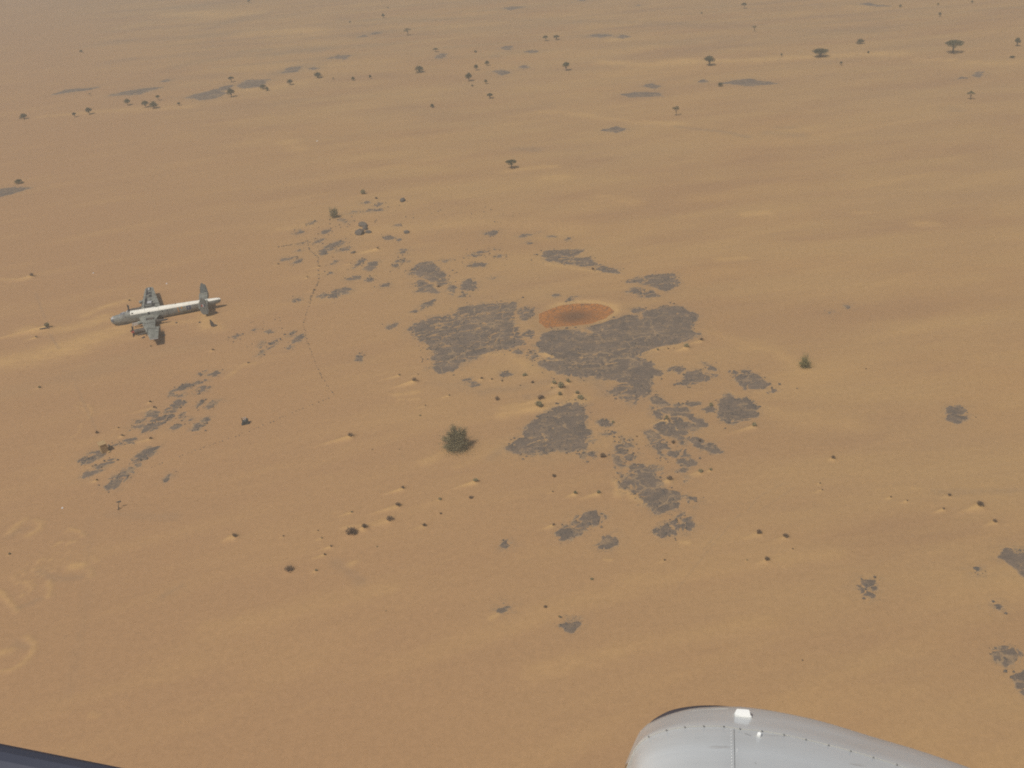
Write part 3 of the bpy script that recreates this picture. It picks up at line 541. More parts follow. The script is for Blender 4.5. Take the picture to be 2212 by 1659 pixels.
OC([('T8', [(1995, 260), (2010, 248), (2040, 268), (2020, 275)])], 'small dark', rag=.4, m=M_boulder)
OC([('T8', [(200, 95), (235, 55), (262, 60), (290, 92), (262, 110), (222, 118)])], 'lumpy grey', rag=.4, hgt=.28)
OC([('T8', [(275, 52), (300, 25), (335, 8), (375, 8), (392, 20), (350, 55), (320, 75), (285, 70)])], 'oval grey', rag=.4, hgt=.2)
OC([('T8', [(375, 150), (400, 110), (440, 100), (447, 130), (400, 167)])], 'sand-dusted grey', rag=.6)
OC([('T8', [(700, 45), (732, 8), (752, 20), (772, 62), (750, 85), (720, 70)])], 'oval grey', rag=.4)
OC([('T8', [(635, 80), (665, 55), (697, 95), (650, 108)])], 'sand-dusted grey', rag=.7, hgt=.1)
OC([('T7', [(2155, 430), (2180, 400), (2200, 410), (2190, 440)])], 'small grey', rag=.5)
OC([('T8', [(220, 490), (250, 465), (295, 475), (260, 510)])], 'faint grey', rag=1., hgt=.06)
OC([('T7', [(2170, 150), (2185, 130), (2200, 145), (2190, 155)])], 'tiny grey', rag=.5)
hut_rocks = [[(520, 1325), (580, 1280), (640, 1268), (650, 1300), (560, 1340)], [(710, 1225), (800, 1200), (872, 1185), (862, 1218), (770, 1225)], [(530, 1432), (580, 1380), (650, 1358), (645, 1390), (570, 1432)],
             [(680, 1497), (740, 1430), (800, 1380), (850, 1370), (825, 1430), (740, 1492)], [(850, 1340), (915, 1270), (970, 1240), (1012, 1238), (945, 1310)], [(860, 1110), (890, 1070), (950, 1058), (905, 1115), (845, 1125)],
             [(942, 1045), (970, 1013), (1022, 1018), (990, 1052)], [(922, 1142), (1000, 1060), (1070, 1008), (1128, 1008), (1110, 1050), (1020, 1110), (960, 1142)], [(1108, 980), (1150, 935), (1197, 943), (1182, 970), (1130, 992)],
             [(1105, 878), (1200, 830), (1332, 803), (1280, 832), (1170, 868)], [(1250, 885), (1310, 842), (1352, 850), (1290, 890)], [(1330, 980), (1400, 935), (1432, 945), (1360, 992)], [(1158, 1045), (1190, 1023), (1217, 1050), (1175, 1067)],
             [(1245, 1115), (1290, 1083), (1312, 1105), (1270, 1132)], [(1290, 765), (1330, 740), (1340, 750), (1300, 768)], [(1350, 770), (1400, 745), (1420, 760), (1380, 775)], [(1110, 1115), (1140, 1090), (1165, 1100), (1130, 1120)],
             [(1300, 1070), (1340, 1050), (1350, 1062), (1310, 1078)], [(1220, 1068), (1240, 1052), (1255, 1065), (1235, 1075)], [(1095, 905), (1120, 888), (1130, 900), (1105, 910)], [(1160, 900), (1185, 888), (1195, 903), (1170, 908)], [(1060, 1450), (1095, 1415), (1100, 1425), (1075, 1455)],
             [(640, 1350), (720, 1320), (730, 1335), (660, 1365)], [(860, 1350), (900, 1335), (890, 1360)], [(1270, 975), (1305, 940), (1312, 960), (1280, 985)]]
for i, p in enumerate(hut_rocks): OC([('T4', p)], 'thin grey' if i in (1, 2, 9, 14, 21, 22) else 'oblong grey' if i in (0, 3, 4, 5, 6, 7, 8) else 'small grey', rag=.6, hgt=.12)
wreck_rocks = [[(1660, 640), (1700, 610), (1710, 622), (1680, 642)], [(1730, 600), (1760, 560), (1800, 535), (1805, 545), (1770, 580)], [(1885, 560), (1910, 530), (1965, 505), (1960, 525), (1910, 562)], [(1845, 520), (1880, 500), (1910, 492), (1890, 515)], [(1860, 595), (1880, 570), (1895, 585), (1875, 600)], [(1510, 530), (1540, 510), (1555, 520), (1530, 535)], [(1640, 480), (1660, 470), (1670, 480), (1655, 486)], [(1730, 492), (1750, 480), (1765, 490), (1745, 497)],
               [(1890, 290), (1920, 275), (1960, 278), (1930, 295)], [(2140, 270), (2170, 245), (2220, 215), (2230, 240), (2180, 270)], [(1680, 580), (1700, 550), (1705, 565), (1690, 585)]]
for p in wreck_rocks: OC([('T4', p)], 'small grey', rag=.6, hgt=.1)
a_rocks = [[(640, 915), (720, 880), (830, 850), (872, 855), (840, 890), (740, 912), (680, 922)], [(65, 1095), (80, 1070), (235, 1050), (172, 1085)], [(210, 1138), (262, 1095), (332, 1073), (322, 1100), (260, 1132)], [(985, 1200), (1060, 1120), (1110, 1065), (1152, 1078), (1070, 1152)],
           [(1150, 1200), (1210, 1130), (1290, 1093), (1292, 1160), (1230, 1218)], [(935, 1342), (980, 1305), (1062, 1298), (1075, 1332), (980, 1352)], [(755, 1512), (800, 1480), (880, 1458), (965, 1480), (900, 1532), (800, 1532)], [(925, 492), (1010, 460), (1082, 462), (950, 505)],
           [(1150, 480), (1200, 445), (1340, 435), (1370, 455), (1220, 470)], [(1395, 805), (1450, 770), (1540, 790), (1520, 815), (1440, 818)], [(1555, 830), (1590, 812), (1615, 825), (1580, 840)], [(560, 1010), (610, 985), (660, 1000), (600, 1025)], [(660, 950), (720, 925), (752, 940), (700, 960)],
           [(790, 970), (850, 935), (940, 920), (930, 960), (860, 975)], [(570, 975), (620, 945), (660, 965), (620, 985)], [(200, 1620), (280, 1590), (340, 1580), (310, 1610), (240, 1635)], [(550, 1565), (600, 1535), (660, 1545), (620, 1580)], [(700, 1555), (750, 1530), (800, 1545), (750, 1580)], [(1125, 370), (1160, 330), (1210, 350), (1160, 365)],
           [(1285, 390), (1320, 345), (1362, 370), (1320, 395)], [(410, 635), (470, 605), (510, 605), (440, 640)], [(600, 755), (630, 710), (690, 700), (660, 740)], [(500, 860), (530, 835), (600, 820), (560, 855)], [(645, 1280), (700, 1245), (715, 1260), (670, 1285)], [(720, 1150), (770, 1095), (795, 1105), (760, 1140)], [(265, 975), (310, 955), (325, 962), (290, 980)], [(1530, 640), (1590, 630), (1600, 645), (1545, 652)], [(295, 880), (350, 862), (365, 870), (310, 888)],
           [(230, 745), (290, 715), (350, 735), (280, 765)], [(890, 600), (930, 580), (950, 595), (910, 610)], [(820, 580), (850, 560), (885, 570), (850, 590)]]
for i, p in enumerate(a_rocks): OC([('A', p)], 'oblong grey' if i in (0, 1, 2, 3, 4, 5, 6, 7) else 'small grey', rag=.6)
OC([('A', [(1350, 1440), (1400, 1405), (1480, 1400), (1470, 1440)])], 'faint grey', rag=.8)
OC([('A', [(1600, 1000), (1620, 950), (1690, 945), (1680, 1000)])], 'small broken grey', rag=1.)
OC([('A', [(1560, 1110), (1600, 1075), (1660, 1080), (1720, 1110), (1640, 1120)])], 'small broken grey', rag=.9)
OC([('A', [(1520, 1160), (1560, 1140), (1600, 1160), (1560, 1180)])], 'small grey', rag=.5)
OC([('A', [(1170, 1350), (1230, 1310), (1260, 1330), (1220, 1370)])], 'small broken grey', rag=.9)
b_rocks = [[(20, 695), (130, 580), (190, 558), (292, 545), (382, 650), (490, 740), (505, 810), (430, 850), (350, 800), (200, 740)], [(78, 832), (150, 793), (300, 850), (322, 892), (200, 882)], [(518, 925), (560, 848), (622, 880), (600, 945)], [(688, 862), (740, 800), (800, 778), (875, 840), (840, 892), (720, 902)],
           [(658, 998), (710, 943), (772, 955), (720, 992)], [(178, 1152), (200, 1088), (345, 1028), (290, 1112)], [(818, 592), (870, 563), (1005, 573), (970, 602), (880, 602)], [(985, 158), (1150, 138), (1122, 190), (1070, 207), (1020, 190)], [(110, 935), (160, 890), (260, 900), (400, 910), (380, 945), (250, 930)], [(540, 960), (590, 950), (615, 985), (580, 985)],
           [(840, 430), (900, 412), (1000, 418), (930, 438)], [(800, 465), (860, 450), (950, 465), (880, 478)], [(1150, 490), (1180, 455), (1215, 465), (1190, 492)], [(430, 530), (480, 510), (535, 530), (490, 545)], [(1085, 752), (1150, 735), (1180, 740), (1110, 762)], [(1540, 290), (1580, 275), (1615, 290), (1575, 305)], [(1430, 220), (1500, 190), (1600, 190), (1500, 222)], [(1670, 160), (1710, 150), (1730, 165), (1700, 172)], [(1800, 205), (1900, 210), (1920, 225), (1840, 222)], [(2040, 260), (2080, 240), (2110, 260), (2070, 275)], [(1880, 985), (1920, 965), (1965, 975), (1910, 992)], [(2060, 1060), (2100, 1030), (2140, 1035), (2100, 1060)], [(2130, 1010), (2160, 990), (2195, 1000), (2160, 1015)], [(1090, 385), (1140, 378), (1150, 388), (1110, 395)], [(1000, 20), (1400, 0), (1440, 15), (1380, 30)], [(60, 1190), (100, 1165), (120, 1180), (90, 1195)], [(0, 1425), (40, 1390), (60, 1415), (30, 1435)], [(330, 930), (380, 915), (405, 935), (360, 945)]]
for i, p in enumerate(b_rocks):
    if i == 24: continue
    OC([('B', p)], 'broad grey' if i == 0 else 'oblong grey' if i in (1, 2, 3, 5, 6, 7, 8) else 'small grey', rag=.7 if i else .6)
OC([('T5', [(1310, 0), (1600, 20), (1690, 70), (1780, 88), (1787, 108), (1700, 102), (1600, 60), (1450, 50), (1330, 25)]), ('T2', [(1330, 1630), (1440, 1622), (1560, 1625), (1500, 1655)])], label='long flat grey rock sheet beyond the orange clay pan', rag=.5)
OC([('T5', [(1865, 165), (1950, 130), (2150, 118), (2182, 170), (2122, 222), (2000, 190), (1920, 172)])], 'broad sand-dusted grey', rag=.8, hgt=.11)
OC([('T5', [(1863, 232), (1895, 207), (1955, 215), (1940, 250)])], 'oblong grey', rag=.6)
OC([('T5', [(1938, 262), (2000, 230), (2055, 262), (1990, 270)])], 'oblong grey', rag=.6)
OC([('T5', [(1870, 350), (1930, 340), (1960, 360), (1900, 368)])], 'faint grey', rag=.8, hgt=.08)
OC([('T5', [(785, 805), (830, 798), (880, 835), (850, 842)])], 'narrow grey', rag=.5)
OC([('T5', [(1030, 770), (1055, 750), (1095, 768), (1060, 778)])], 'small grey', rag=.6)
OC([('T5', [(90, 675), (105, 645), (130, 640), (125, 680)])], 'small grey', rag=.6)
OC([('T5', [(295, 465), (310, 445), (355, 435), (340, 460)])], 'small grey', rag=.6)
far_rocks = [('T2', [(975, 460), (1040, 450), (1090, 470), (1040, 488)]), ('T2', [(1030, 318), (1075, 300), (1110, 305), (1100, 325)]), ('T2', [(1820, 612), (1930, 598), (2040, 598), (2080, 622), (1860, 628)]), ('T2', [(1950, 558), (2010, 540), (2065, 555), (2040, 575)]),
             ('T2', [(1695, 848), (1780, 828), (1860, 838), (1780, 860)]), ('T2', [(1600, 232), (1670, 220), (1750, 228), (1680, 242)]), ('T2', [(1775, 240), (1820, 225), (1870, 238), (1830, 250)]), ('T2', [(1050, 55), (1110, 40), (1190, 45), (1100, 62)]), ('T2', [(1150, 432), (1180, 422), (1220, 435), (1180, 445)]),
             ('T3', [(260, 542), (330, 520), (430, 512), (600, 538), (450, 555)]), ('T3', [(1140, 30), (1200, 20), (1340, 42), (1260, 45)]), ('T3', [(1885, 490), (1900, 470), (1945, 465), (1920, 505)]), ('T3', [(1780, 512), (1810, 495), (1840, 508)]), ('T3', [(100, 530), (130, 518), (160, 530), (130, 538)]),
             ('T1', [(1215, 632), (1300, 600), (1400, 578), (1465, 605), (1380, 640), (1290, 648)]), ('T1', [(1530, 555), (1600, 520), (1745, 515), (1680, 562), (1580, 575)]), ('T1', [(700, 618), (780, 600), (900, 578), (1050, 565), (900, 612)]), ('T1', [(340, 612), (430, 582), (630, 568), (560, 585)]),
             ('T1', [(-60, 1235), (90, 1213), (185, 1220), (60, 1262), (-60, 1290)]), ('T1', [(1820, 475), (1870, 440), (1960, 430), (1930, 465)]), ('T1', [(2130, 380), (2190, 355), (2260, 360), (2200, 382)]), ('T1', [(1380, 600), (1420, 565), (1530, 545), (1480, 580)]), ('T2', [(1190, 335), (1230, 325), (1275, 335), (1230, 345)]), ('T2', [(610, 380), (640, 345), (685, 350), (650, 380)]), ('T2', [(980, 368), (1005, 358), (1020, 368)]), ('T2', [(110, 240), (150, 225), (170, 238)]), ('T2', [(180, 225), (220, 205), (270, 212), (220, 225)]), ('T1', [(2000, 445), (2040, 435), (2070, 442), (2030, 455)]), ('T2', [(1900, 38), (1930, 30), (1950, 38)]), ('T1', [(1040, 530), (1080, 515), (1110, 522), (1070, 535)]), ('T2', [(-20, 380), (10, 360), (50, 362), (20, 385)]), ('T2', [(1530, 5), (1560, -5), (1580, 4)])]
for i, (t, p) in enumerate(far_rocks):
    lab = 'long dark grey flat rock far beyond the wrecked aircraft, behind the tree line' if i == 14 else None
    OC([(t, p)], 'long flat grey' if i in (2, 4, 9, 15, 16, 17, 18, 21) else 'flat grey', rag=.35, vein=.05, hgt=.25, label=lab)

at_ = ground.data.attributes.new('rockdust', 'FLOAT', 'POINT'); at_.data.foreach_set('value', np.clip(RD, 0, 1).ravel().astype(np.float32))

# rock crumbs strewn around the edges of the outcrops (nobody could count them)
def gravel(n):
    g_ = np.random.default_rng(5); V = []; F = []; c = 0
    js, is_ = np.nonzero((RD > .12) & (YY < 340) & (np.abs(XX) < 140)); wgt = RD[js, is_] ** 1.5 * (.3 + (fbm(XX[js, is_] / 5, YY[js, is_] / 5, 91, 3) > .05)); wgt /= wgt.sum()
    pick = g_.choice(len(js), n, p=wgt)
    X = XX[js[pick], is_[pick]] + g_.uniform(-.3, .3, n); Y = YY[js[pick], is_[pick]] + g_.uniform(-.3, .3, n); Z = H(X, Y)
    S = .07 + .26 * g_.random(n) ** 3
    for x, y, z, q in zip(X, Y, Z, S):
        k = len(V); u = g_.uniform(.6, 1.3, 6) * q; a = g_.uniform(0, 6.28); ca, sa = math.cos(a), math.sin(a)
        for dx, dy, dz in ((u[0], 0, 0), (0, u[1], 0), (-u[2], 0, 0), (0, -u[3], 0), (0, 0, u[4] * .8), (0, 0, -u[5] * .6)): V.append((x + dx * ca - dy * sa, y + dx * sa + dy * ca, z + q * .25 + dz))
        F += [(k + i, k + (i + 1) % 4, k + 4) for i in range(4)] + [(k + (i + 1) % 4, k + i, k + 5) for i in range(4)]
    return link_mesh('gravel', V, F, M_boulder)
gr_ = gravel(5500); gr_['kind'] = 'stuff'; gr_['label'] = 'dark rock crumbs strewn over the sand between the outcrops'

# ------------------------------------------------------------------ stones and boulders
def stone_mesh(seed, n=2):
    bm = bmesh.new(); bmesh.ops.create_icosphere(bm, subdivisions=n, radius=0.5)
    r = random.Random(seed); ax = [Vector((r.uniform(-1, 1), r.uniform(-1, 1), r.uniform(-1, 1))).normalized() for _ in range(7)]
    cut = [r.uniform(0.28, 0.46) for _ in ax]
    for v in bm.verts:
        for a, c in zip(ax, cut):
            d = v.co.dot(a)
            if d > c: v.co -= a * (d - c) * 0.85
        v.co *= 1 + 0.06 * r.uniform(-1, 1)
    me = bpy.data.meshes.new('stone'); bm.to_mesh(me); bm.free(); me.materials.append(M_boulder); return me
STONES = [stone_mesh(i, 2 if i < 3 else 1) for i in range(7)]
def stone(t, x, y, size, group, label=None, name='stone', cat='stone', noun=None, adj='', hz=0.7, mi=None):
    gx, gy = gp(t, x, y)
    o = bpy.data.objects.new(name, STONES[rng.randrange(7) if mi is None else mi]); COL.objects.link(o)
    o.location = (gx, gy, float(H(gx, gy)) + 0.16 * size * hz); o.scale = (size * rng.uniform(.85, 1.3), size * rng.uniform(.7, 1.1), size * hz); o.rotation_euler = (0, 0, rng.uniform(0, 6.28))
    thing(o, pix(t, x, y), cat, noun, adj, label, group); return o
def wid(t, x, y, wpx): return wpx / TILES[t][2] * 0.6777 * mpp(*gp(t, x, y))
# the four big boulders of the pile beyond the outcrops
for (x, y, wp, lab) in [(1125, 650, 120, 'dark boulder at the back of the boulder pile, beyond the outcrops'), (1150, 690, 95, 'middle boulder of the dark boulder pile, wedged behind the front block'), (1085, 750, 140, 'largest front block of the dark boulder pile'), (1195, 735, 75, 'smallest boulder on the right side of the dark boulder pile')]:
    stone('A', x, y, wid('A', x, y, wp), 'boulders of the dark pile', lab, 'boulder', 'boulder', hz=.75, mi=rng.randrange(3))
stone('A', 1690, 735, wid('A', 1690, 735, 75), None, None, 'boulder', 'boulder', 'boulder', 'dark', .7, 0)
stone('A', 1000, 995, wid('A', 1000, 995, 60), None, None, 'boulder', 'boulder', 'boulder', 'dark', .7, 1)
for (x, y, wp) in [(1490, 1008, 34), (2060, 1420, 50), (2175, 1405, 38), (1865, 1410, 30), (1850, 1388, 26)]:
    stone('B', x, y, wid('B', x, y, wp), None, None, 'boulder', 'boulder', 'boulder', 'small dark', .6)
for (t, x, y, wp) in [('T6', 465, 990, 22), ('D', 330, 568, 30), ('T6', 628, 832, 24), ('T6', 741, 860, 14), ('D', 70, 1585, 40), ('E', 1725, 325, 44), ('E', 1830, 430, 50), ('E', 1925, 485, 36), ('T2', 400, 1303, 55), ('T2', 418, 1500, 36), ('B', 1600, 528, 30), ('B', 1670, 455, 46), ('B', 1640, 455, 26), ('B', 1758, 568, 22), ('B', 2030, 590, 22), ('B', 725, 500, 26), ('B', 1125, 480, 30), ('B', 580, 660, 30), ('B', 395, 870, 46), ('B', 1760, 1760, 1)]:
    if wp > 1: stone(t, x, y, wid(t, x, y, wp), None, None, 'boulder', 'boulder', 'boulder', 'small dark', .5)
# line of stones that once marked the ground
def along(t, pts, n, jit, drop=0.0):
    P = [Vector(pix(t, *p)) for p in pts]; L = [0]
    for a, b in zip(P[:-1], P[1:]): L.append(L[-1] + (b - a).length)
    for i in range(n):
        if rng.random() < drop: continue
        s = L[-1] * (i + rng.uniform(.2, .8)) / n
        k = max(j for j in range(len(L) - 1) if L[j] <= s); f = (s - L[k]) / (L[k + 1] - L[k] + 1e-9)
        p = P[k].lerp(P[k + 1], f); yield p.x + rng.gauss(0, jit), p.y + rng.gauss(0, jit)
LINES = [('A', [(20, 918), (240, 888), (360, 865), (410, 832)], 22, 'small dark stone in the line leading in from the left of the outcrops', 'stones of the far arm of the stone line', .1),
         ('A', [(400, 830), (415, 900), (425, 940), (460, 985), (520, 1045), (548, 1060), (545, 1230), (548, 1380), (500, 1480), (450, 1570), (430, 1650)], 46, 'small dark stone in the upper bend of the old stone line', 'stones of the upper bend', .1),
         ('T4', [(2035, 215), (2000, 330), (1965, 440), (1985, 540), (2035, 670), (2090, 800), (2170, 905)], 60, 'small dark stone in the unbroken curve of stones right of the wreck', 'stones of the curved stone line', .0),
         ('T4', [(2145, 920), (2000, 970), (1820, 1050), (1740, 1085), (1600, 1140), (1390, 1215), (1290, 1250), (1150, 1300), (1090, 1325), (975, 1370)], 54, 'small dark stone in the broken line between the scrap machinery and the outcrops', 'stones of the broken stone line', .25)]
for t, pts, n, lab, grp, drop in LINES:
    for x, y in along(t, pts, n, 0.7, drop):
        sz = rng.choice([2.0, 2.4, 3.0]) * mpp(*gp('G', x * .6777, y * .6777)) if False else None
        g = un(x, y); sz = rng.uniform(1.7, 3.2) * mpp(g.x, g.y) * (1.15 if t == 'A' else 1)
        o = bpy.data.objects.new('stone', STONES[3 + rng.randrange(4)]); COL.objects.link(o)
        o.location = (g.x, g.y, float(H(g.x, g.y)) + .15 * sz); o.scale = (sz * rng.uniform(.9, 1.4), sz, sz * .8); o.rotation_euler = (0, 0, rng.uniform(0, 6.28))
        thing(o, (x, y), 'stone', label=lab, group=grp)
def scatter(t, poly, n, wlo, whi, lab, grp):
    P = np.array([pix(t, *p) for p in poly]); c = 0
    while c < n:
        x = rng.uniform(P[:, 0].min(), P[:, 0].max()); y = rng.uniform(P[:, 1].min(), P[:, 1].max())
        if sdist(np.array([[x, y]]), P)[0] < 0: continue
        g = un(x, y); sz = rng.uniform(wlo, whi) * mpp(g.x, g.y); c += 1
        o = bpy.data.objects.new('stone', STONES[3 + rng.randrange(4)]); COL.objects.link(o)
        o.location = (g.x, g.y, float(H(g.x, g.y)) + .15 * sz); o.scale = (sz * rng.uniform(.9, 1.4), sz, sz * .7); o.rotation_euler = (0, 0, rng.uniform(0, 6.28))
        thing(o, (x, y), 'stone', label=lab, group=grp)
scatter('A', [(350, 700), (700, 580), (950, 570), (980, 1000), (600, 1000), (400, 830)], 46, 1.6, 4.2, 'loose dark stone around the boulder pile', 'loose stones by the boulder pile')
scatter('A', [(1400, 1100), (1750, 900), (1750, 1260), (1480, 1250)], 20, 1.6, 3.8, 'loose dark stone among the broken rocks beyond the veined sheet', 'loose stones beyond the veined sheet')
scatter('B', [(700, 380), (1300, 330), (1300, 640), (700, 620)], 26, 1.5, 3.4, 'loose dark stone between the outcrops beyond the clay pan', 'loose stones beyond the pan')
scatter('B', [(500, 640), (640, 640), (640, 860), (500, 860)], 9, 1.8, 3.5, 'loose dark stone at the tip of the broad grey outcrop', 'loose stones at the outcrop tip')
scatter('T4', [(1400, 520), (1700, 400), (1900, 380), (1950, 520), (1700, 640), (1450, 600)], 26, 1.4, 3.6, 'loose dark stone on the sand past the tail of the wreck', 'loose stones past the wreck tail')
scatter('T2', [(0, 1380), (300, 1280), (900, 1330), (1250, 1380), (1100, 1460), (600, 1400), (100, 1460)], 40, 1.5, 3.8, 'loose dark stone in the far strip of rubble', 'stones in the far rubble strip')
scatter('T5', [(480, 560), (600, 640), (620, 730), (520, 700)], 14, 1.6, 3.4, 'loose dark stone at the lower edge of the veined rock sheet', 'loose stones under the veined sheet')
scatter('T3', [(0, 410), (600, 380), (1200, 345), (1400, 345), (1300, 365), (700, 400), (100, 435)], 26, 1.2, 2.2, 'tiny dark tussock along the far pale wash', 'tussocks along the far wash')

# ------------------------------------------------------------------ vegetation
def leaves(n, fn, size, r):
    """n small random quads at positions given by fn"""
    v = []; f = []
    for _ in range(n):
        p = Vector(fn(r)); a = Vector((r.gauss(0, 1), r.gauss(0, 1), r.gauss(0, .7))).normalized(); b = a.orthogonal().normalized()
        b.rotate(Matrix.Rotation(r.uniform(0, 6.28), 3, a)); c = a.cross(b); s = size * r.uniform(.5, 1.3); k = len(v)
        v += [p - b * s - c * s * .5, p + b * s - c * s * .4, p + b * s * .7 + c * s * .6, p - b * s * .8 + c * s * .5]; f.append((k, k + 1, k + 2, k + 3))
    return v, f
def mesh_only(name, v, f, m):
    me = bpy.data.meshes.new(name); me.from_pydata([tuple(p) for p in v], [], f); me.update(); me.materials.append(m); return me
def lobes_fn(lobes):
    wts = [l[3] * l[3] * l[4] for l in lobes]; tot = sum(wts)
    def fn(r):
        u = r.uniform(0, tot); i = 0
        while u > wts[i] and i < len(wts) - 1: u -= wts[i]; i += 1
        x, y, z, a, h = lobes[i]
        while True:
            q = Vector((r.uniform(-1, 1), r.uniform(-1, 1), r.uniform(-1, 1)))
            if q.length < 1 and r.random() < 0.35 + q.length: break
        return x + q.x * a, y + q.y * a, max(z + q.z * h, 0.02)
    return fn
def acacia(seed, kind):
    """unit tree: width 1, height 1 -> (trunk mesh, crown mesh)"""
    r = random.Random(seed); lobes = []; mb = MB()
    if kind == 'umbrella': n, z0, z1, hh, spread, lr, nl = 15, .56, .86, .12, .36, .17, 2400
    elif kind == 'vase': n, z0, z1, hh, spread, lr, nl = 16, .38, .82, .15, .33, .18, 2400
    elif kind == 'sparse': n, z0, z1, hh, spread, lr, nl = 8, .5, .88, .09, .36, .15, 800
    else: n, z0, z1, hh, spread, lr, nl = 16, .18, .78, .2, .32, .2, 2400
    for i in range(n):
        a = 6.28 * (i * 0.382) + r.uniform(-.3, .3); d = spread * math.sqrt((i + .5) / n) * r.uniform(.85, 1.1)
        f = 1 - (d / spread) ** 2
        z = z0 + (z1 - z0) * (f * .6 + .4 * r.random()) if kind != 'umbrella' else z1 - .12 * (1 - f) - .14 * r.random() * (1 - f)
        lobes.append((d * math.cos(a), d * math.sin(a), z, lr * r.uniform(.75, 1.15), hh * r.uniform(.8, 1.2)))
    fork = {'umbrella': .32, 'vase': .12, 'sparse': .3}.get(kind, .06)
    mb.tube([(0, 0, -.06), (.01, .01, fork * .5), (0, 0, fork)], [.045, .036, .032], 7)
    for l in lobes[:max(5, n // 2)]:
        m_ = Vector((l[0] * .45 + r.uniform(-.03, .03), l[1] * .45 + r.uniform(-.03, .03), fork + (l[2] - fork) * .55))
        mb.tube([(0, 0, fork - .02), m_, (l[0], l[1], l[2])], [.024, .016, .008], 5)
    v, f = leaves(nl, lobes_fn(lobes), .022 if kind != 'sparse' else .02, r)
    t = mesh_only('trunk', mb.v, mb.f, M_bark); c = mesh_only('crown', v, f, M_leaf)
    return t, c
PROTO = {k: [acacia(100 + i * 7 + j, k) for j in range(3)] for i, k in enumerate(('umbrella', 'vase', 'sparse', 'low'))}
def tree(t, x, y, wpx, hpx, kind, adj, label=None):
    gx, gy = gp(t, x, y); k = mpp(gx, gy) / TILES[t][2] * 0.6777
    dep = math.atan2(CAMH, math.hypot(gx, gy)); wd = wpx * k; hh = hpx * k / math.cos(dep)
    wd *= {'vase': 1.32, 'umbrella': 1.12, 'sparse': 1.2, 'low': 1.2}[kind]; hpx *= 1.08
    hh = max((hpx * k - 0.25 * wd * math.sin(dep)) / math.cos(dep), .5 * hh)
    root = empty('acacia_tree', (gx, gy, float(H(gx, gy)) - .03)); root.scale = (wd, wd, hh); root.rotation_euler = (0, 0, rng.uniform(0, 6.28))
    tm, cm = PROTO[kind][rng.randrange(3)]
    for n, me in (('trunk', tm), ('crown', cm)):
        o = bpy.data.objects.new(n, me); COL.objects.link(o); o.parent = root
    thing(root, pix(t, x, y), 'tree', 'acacia tree', adj, label, 'acacia trees scattered over the plain'); return root
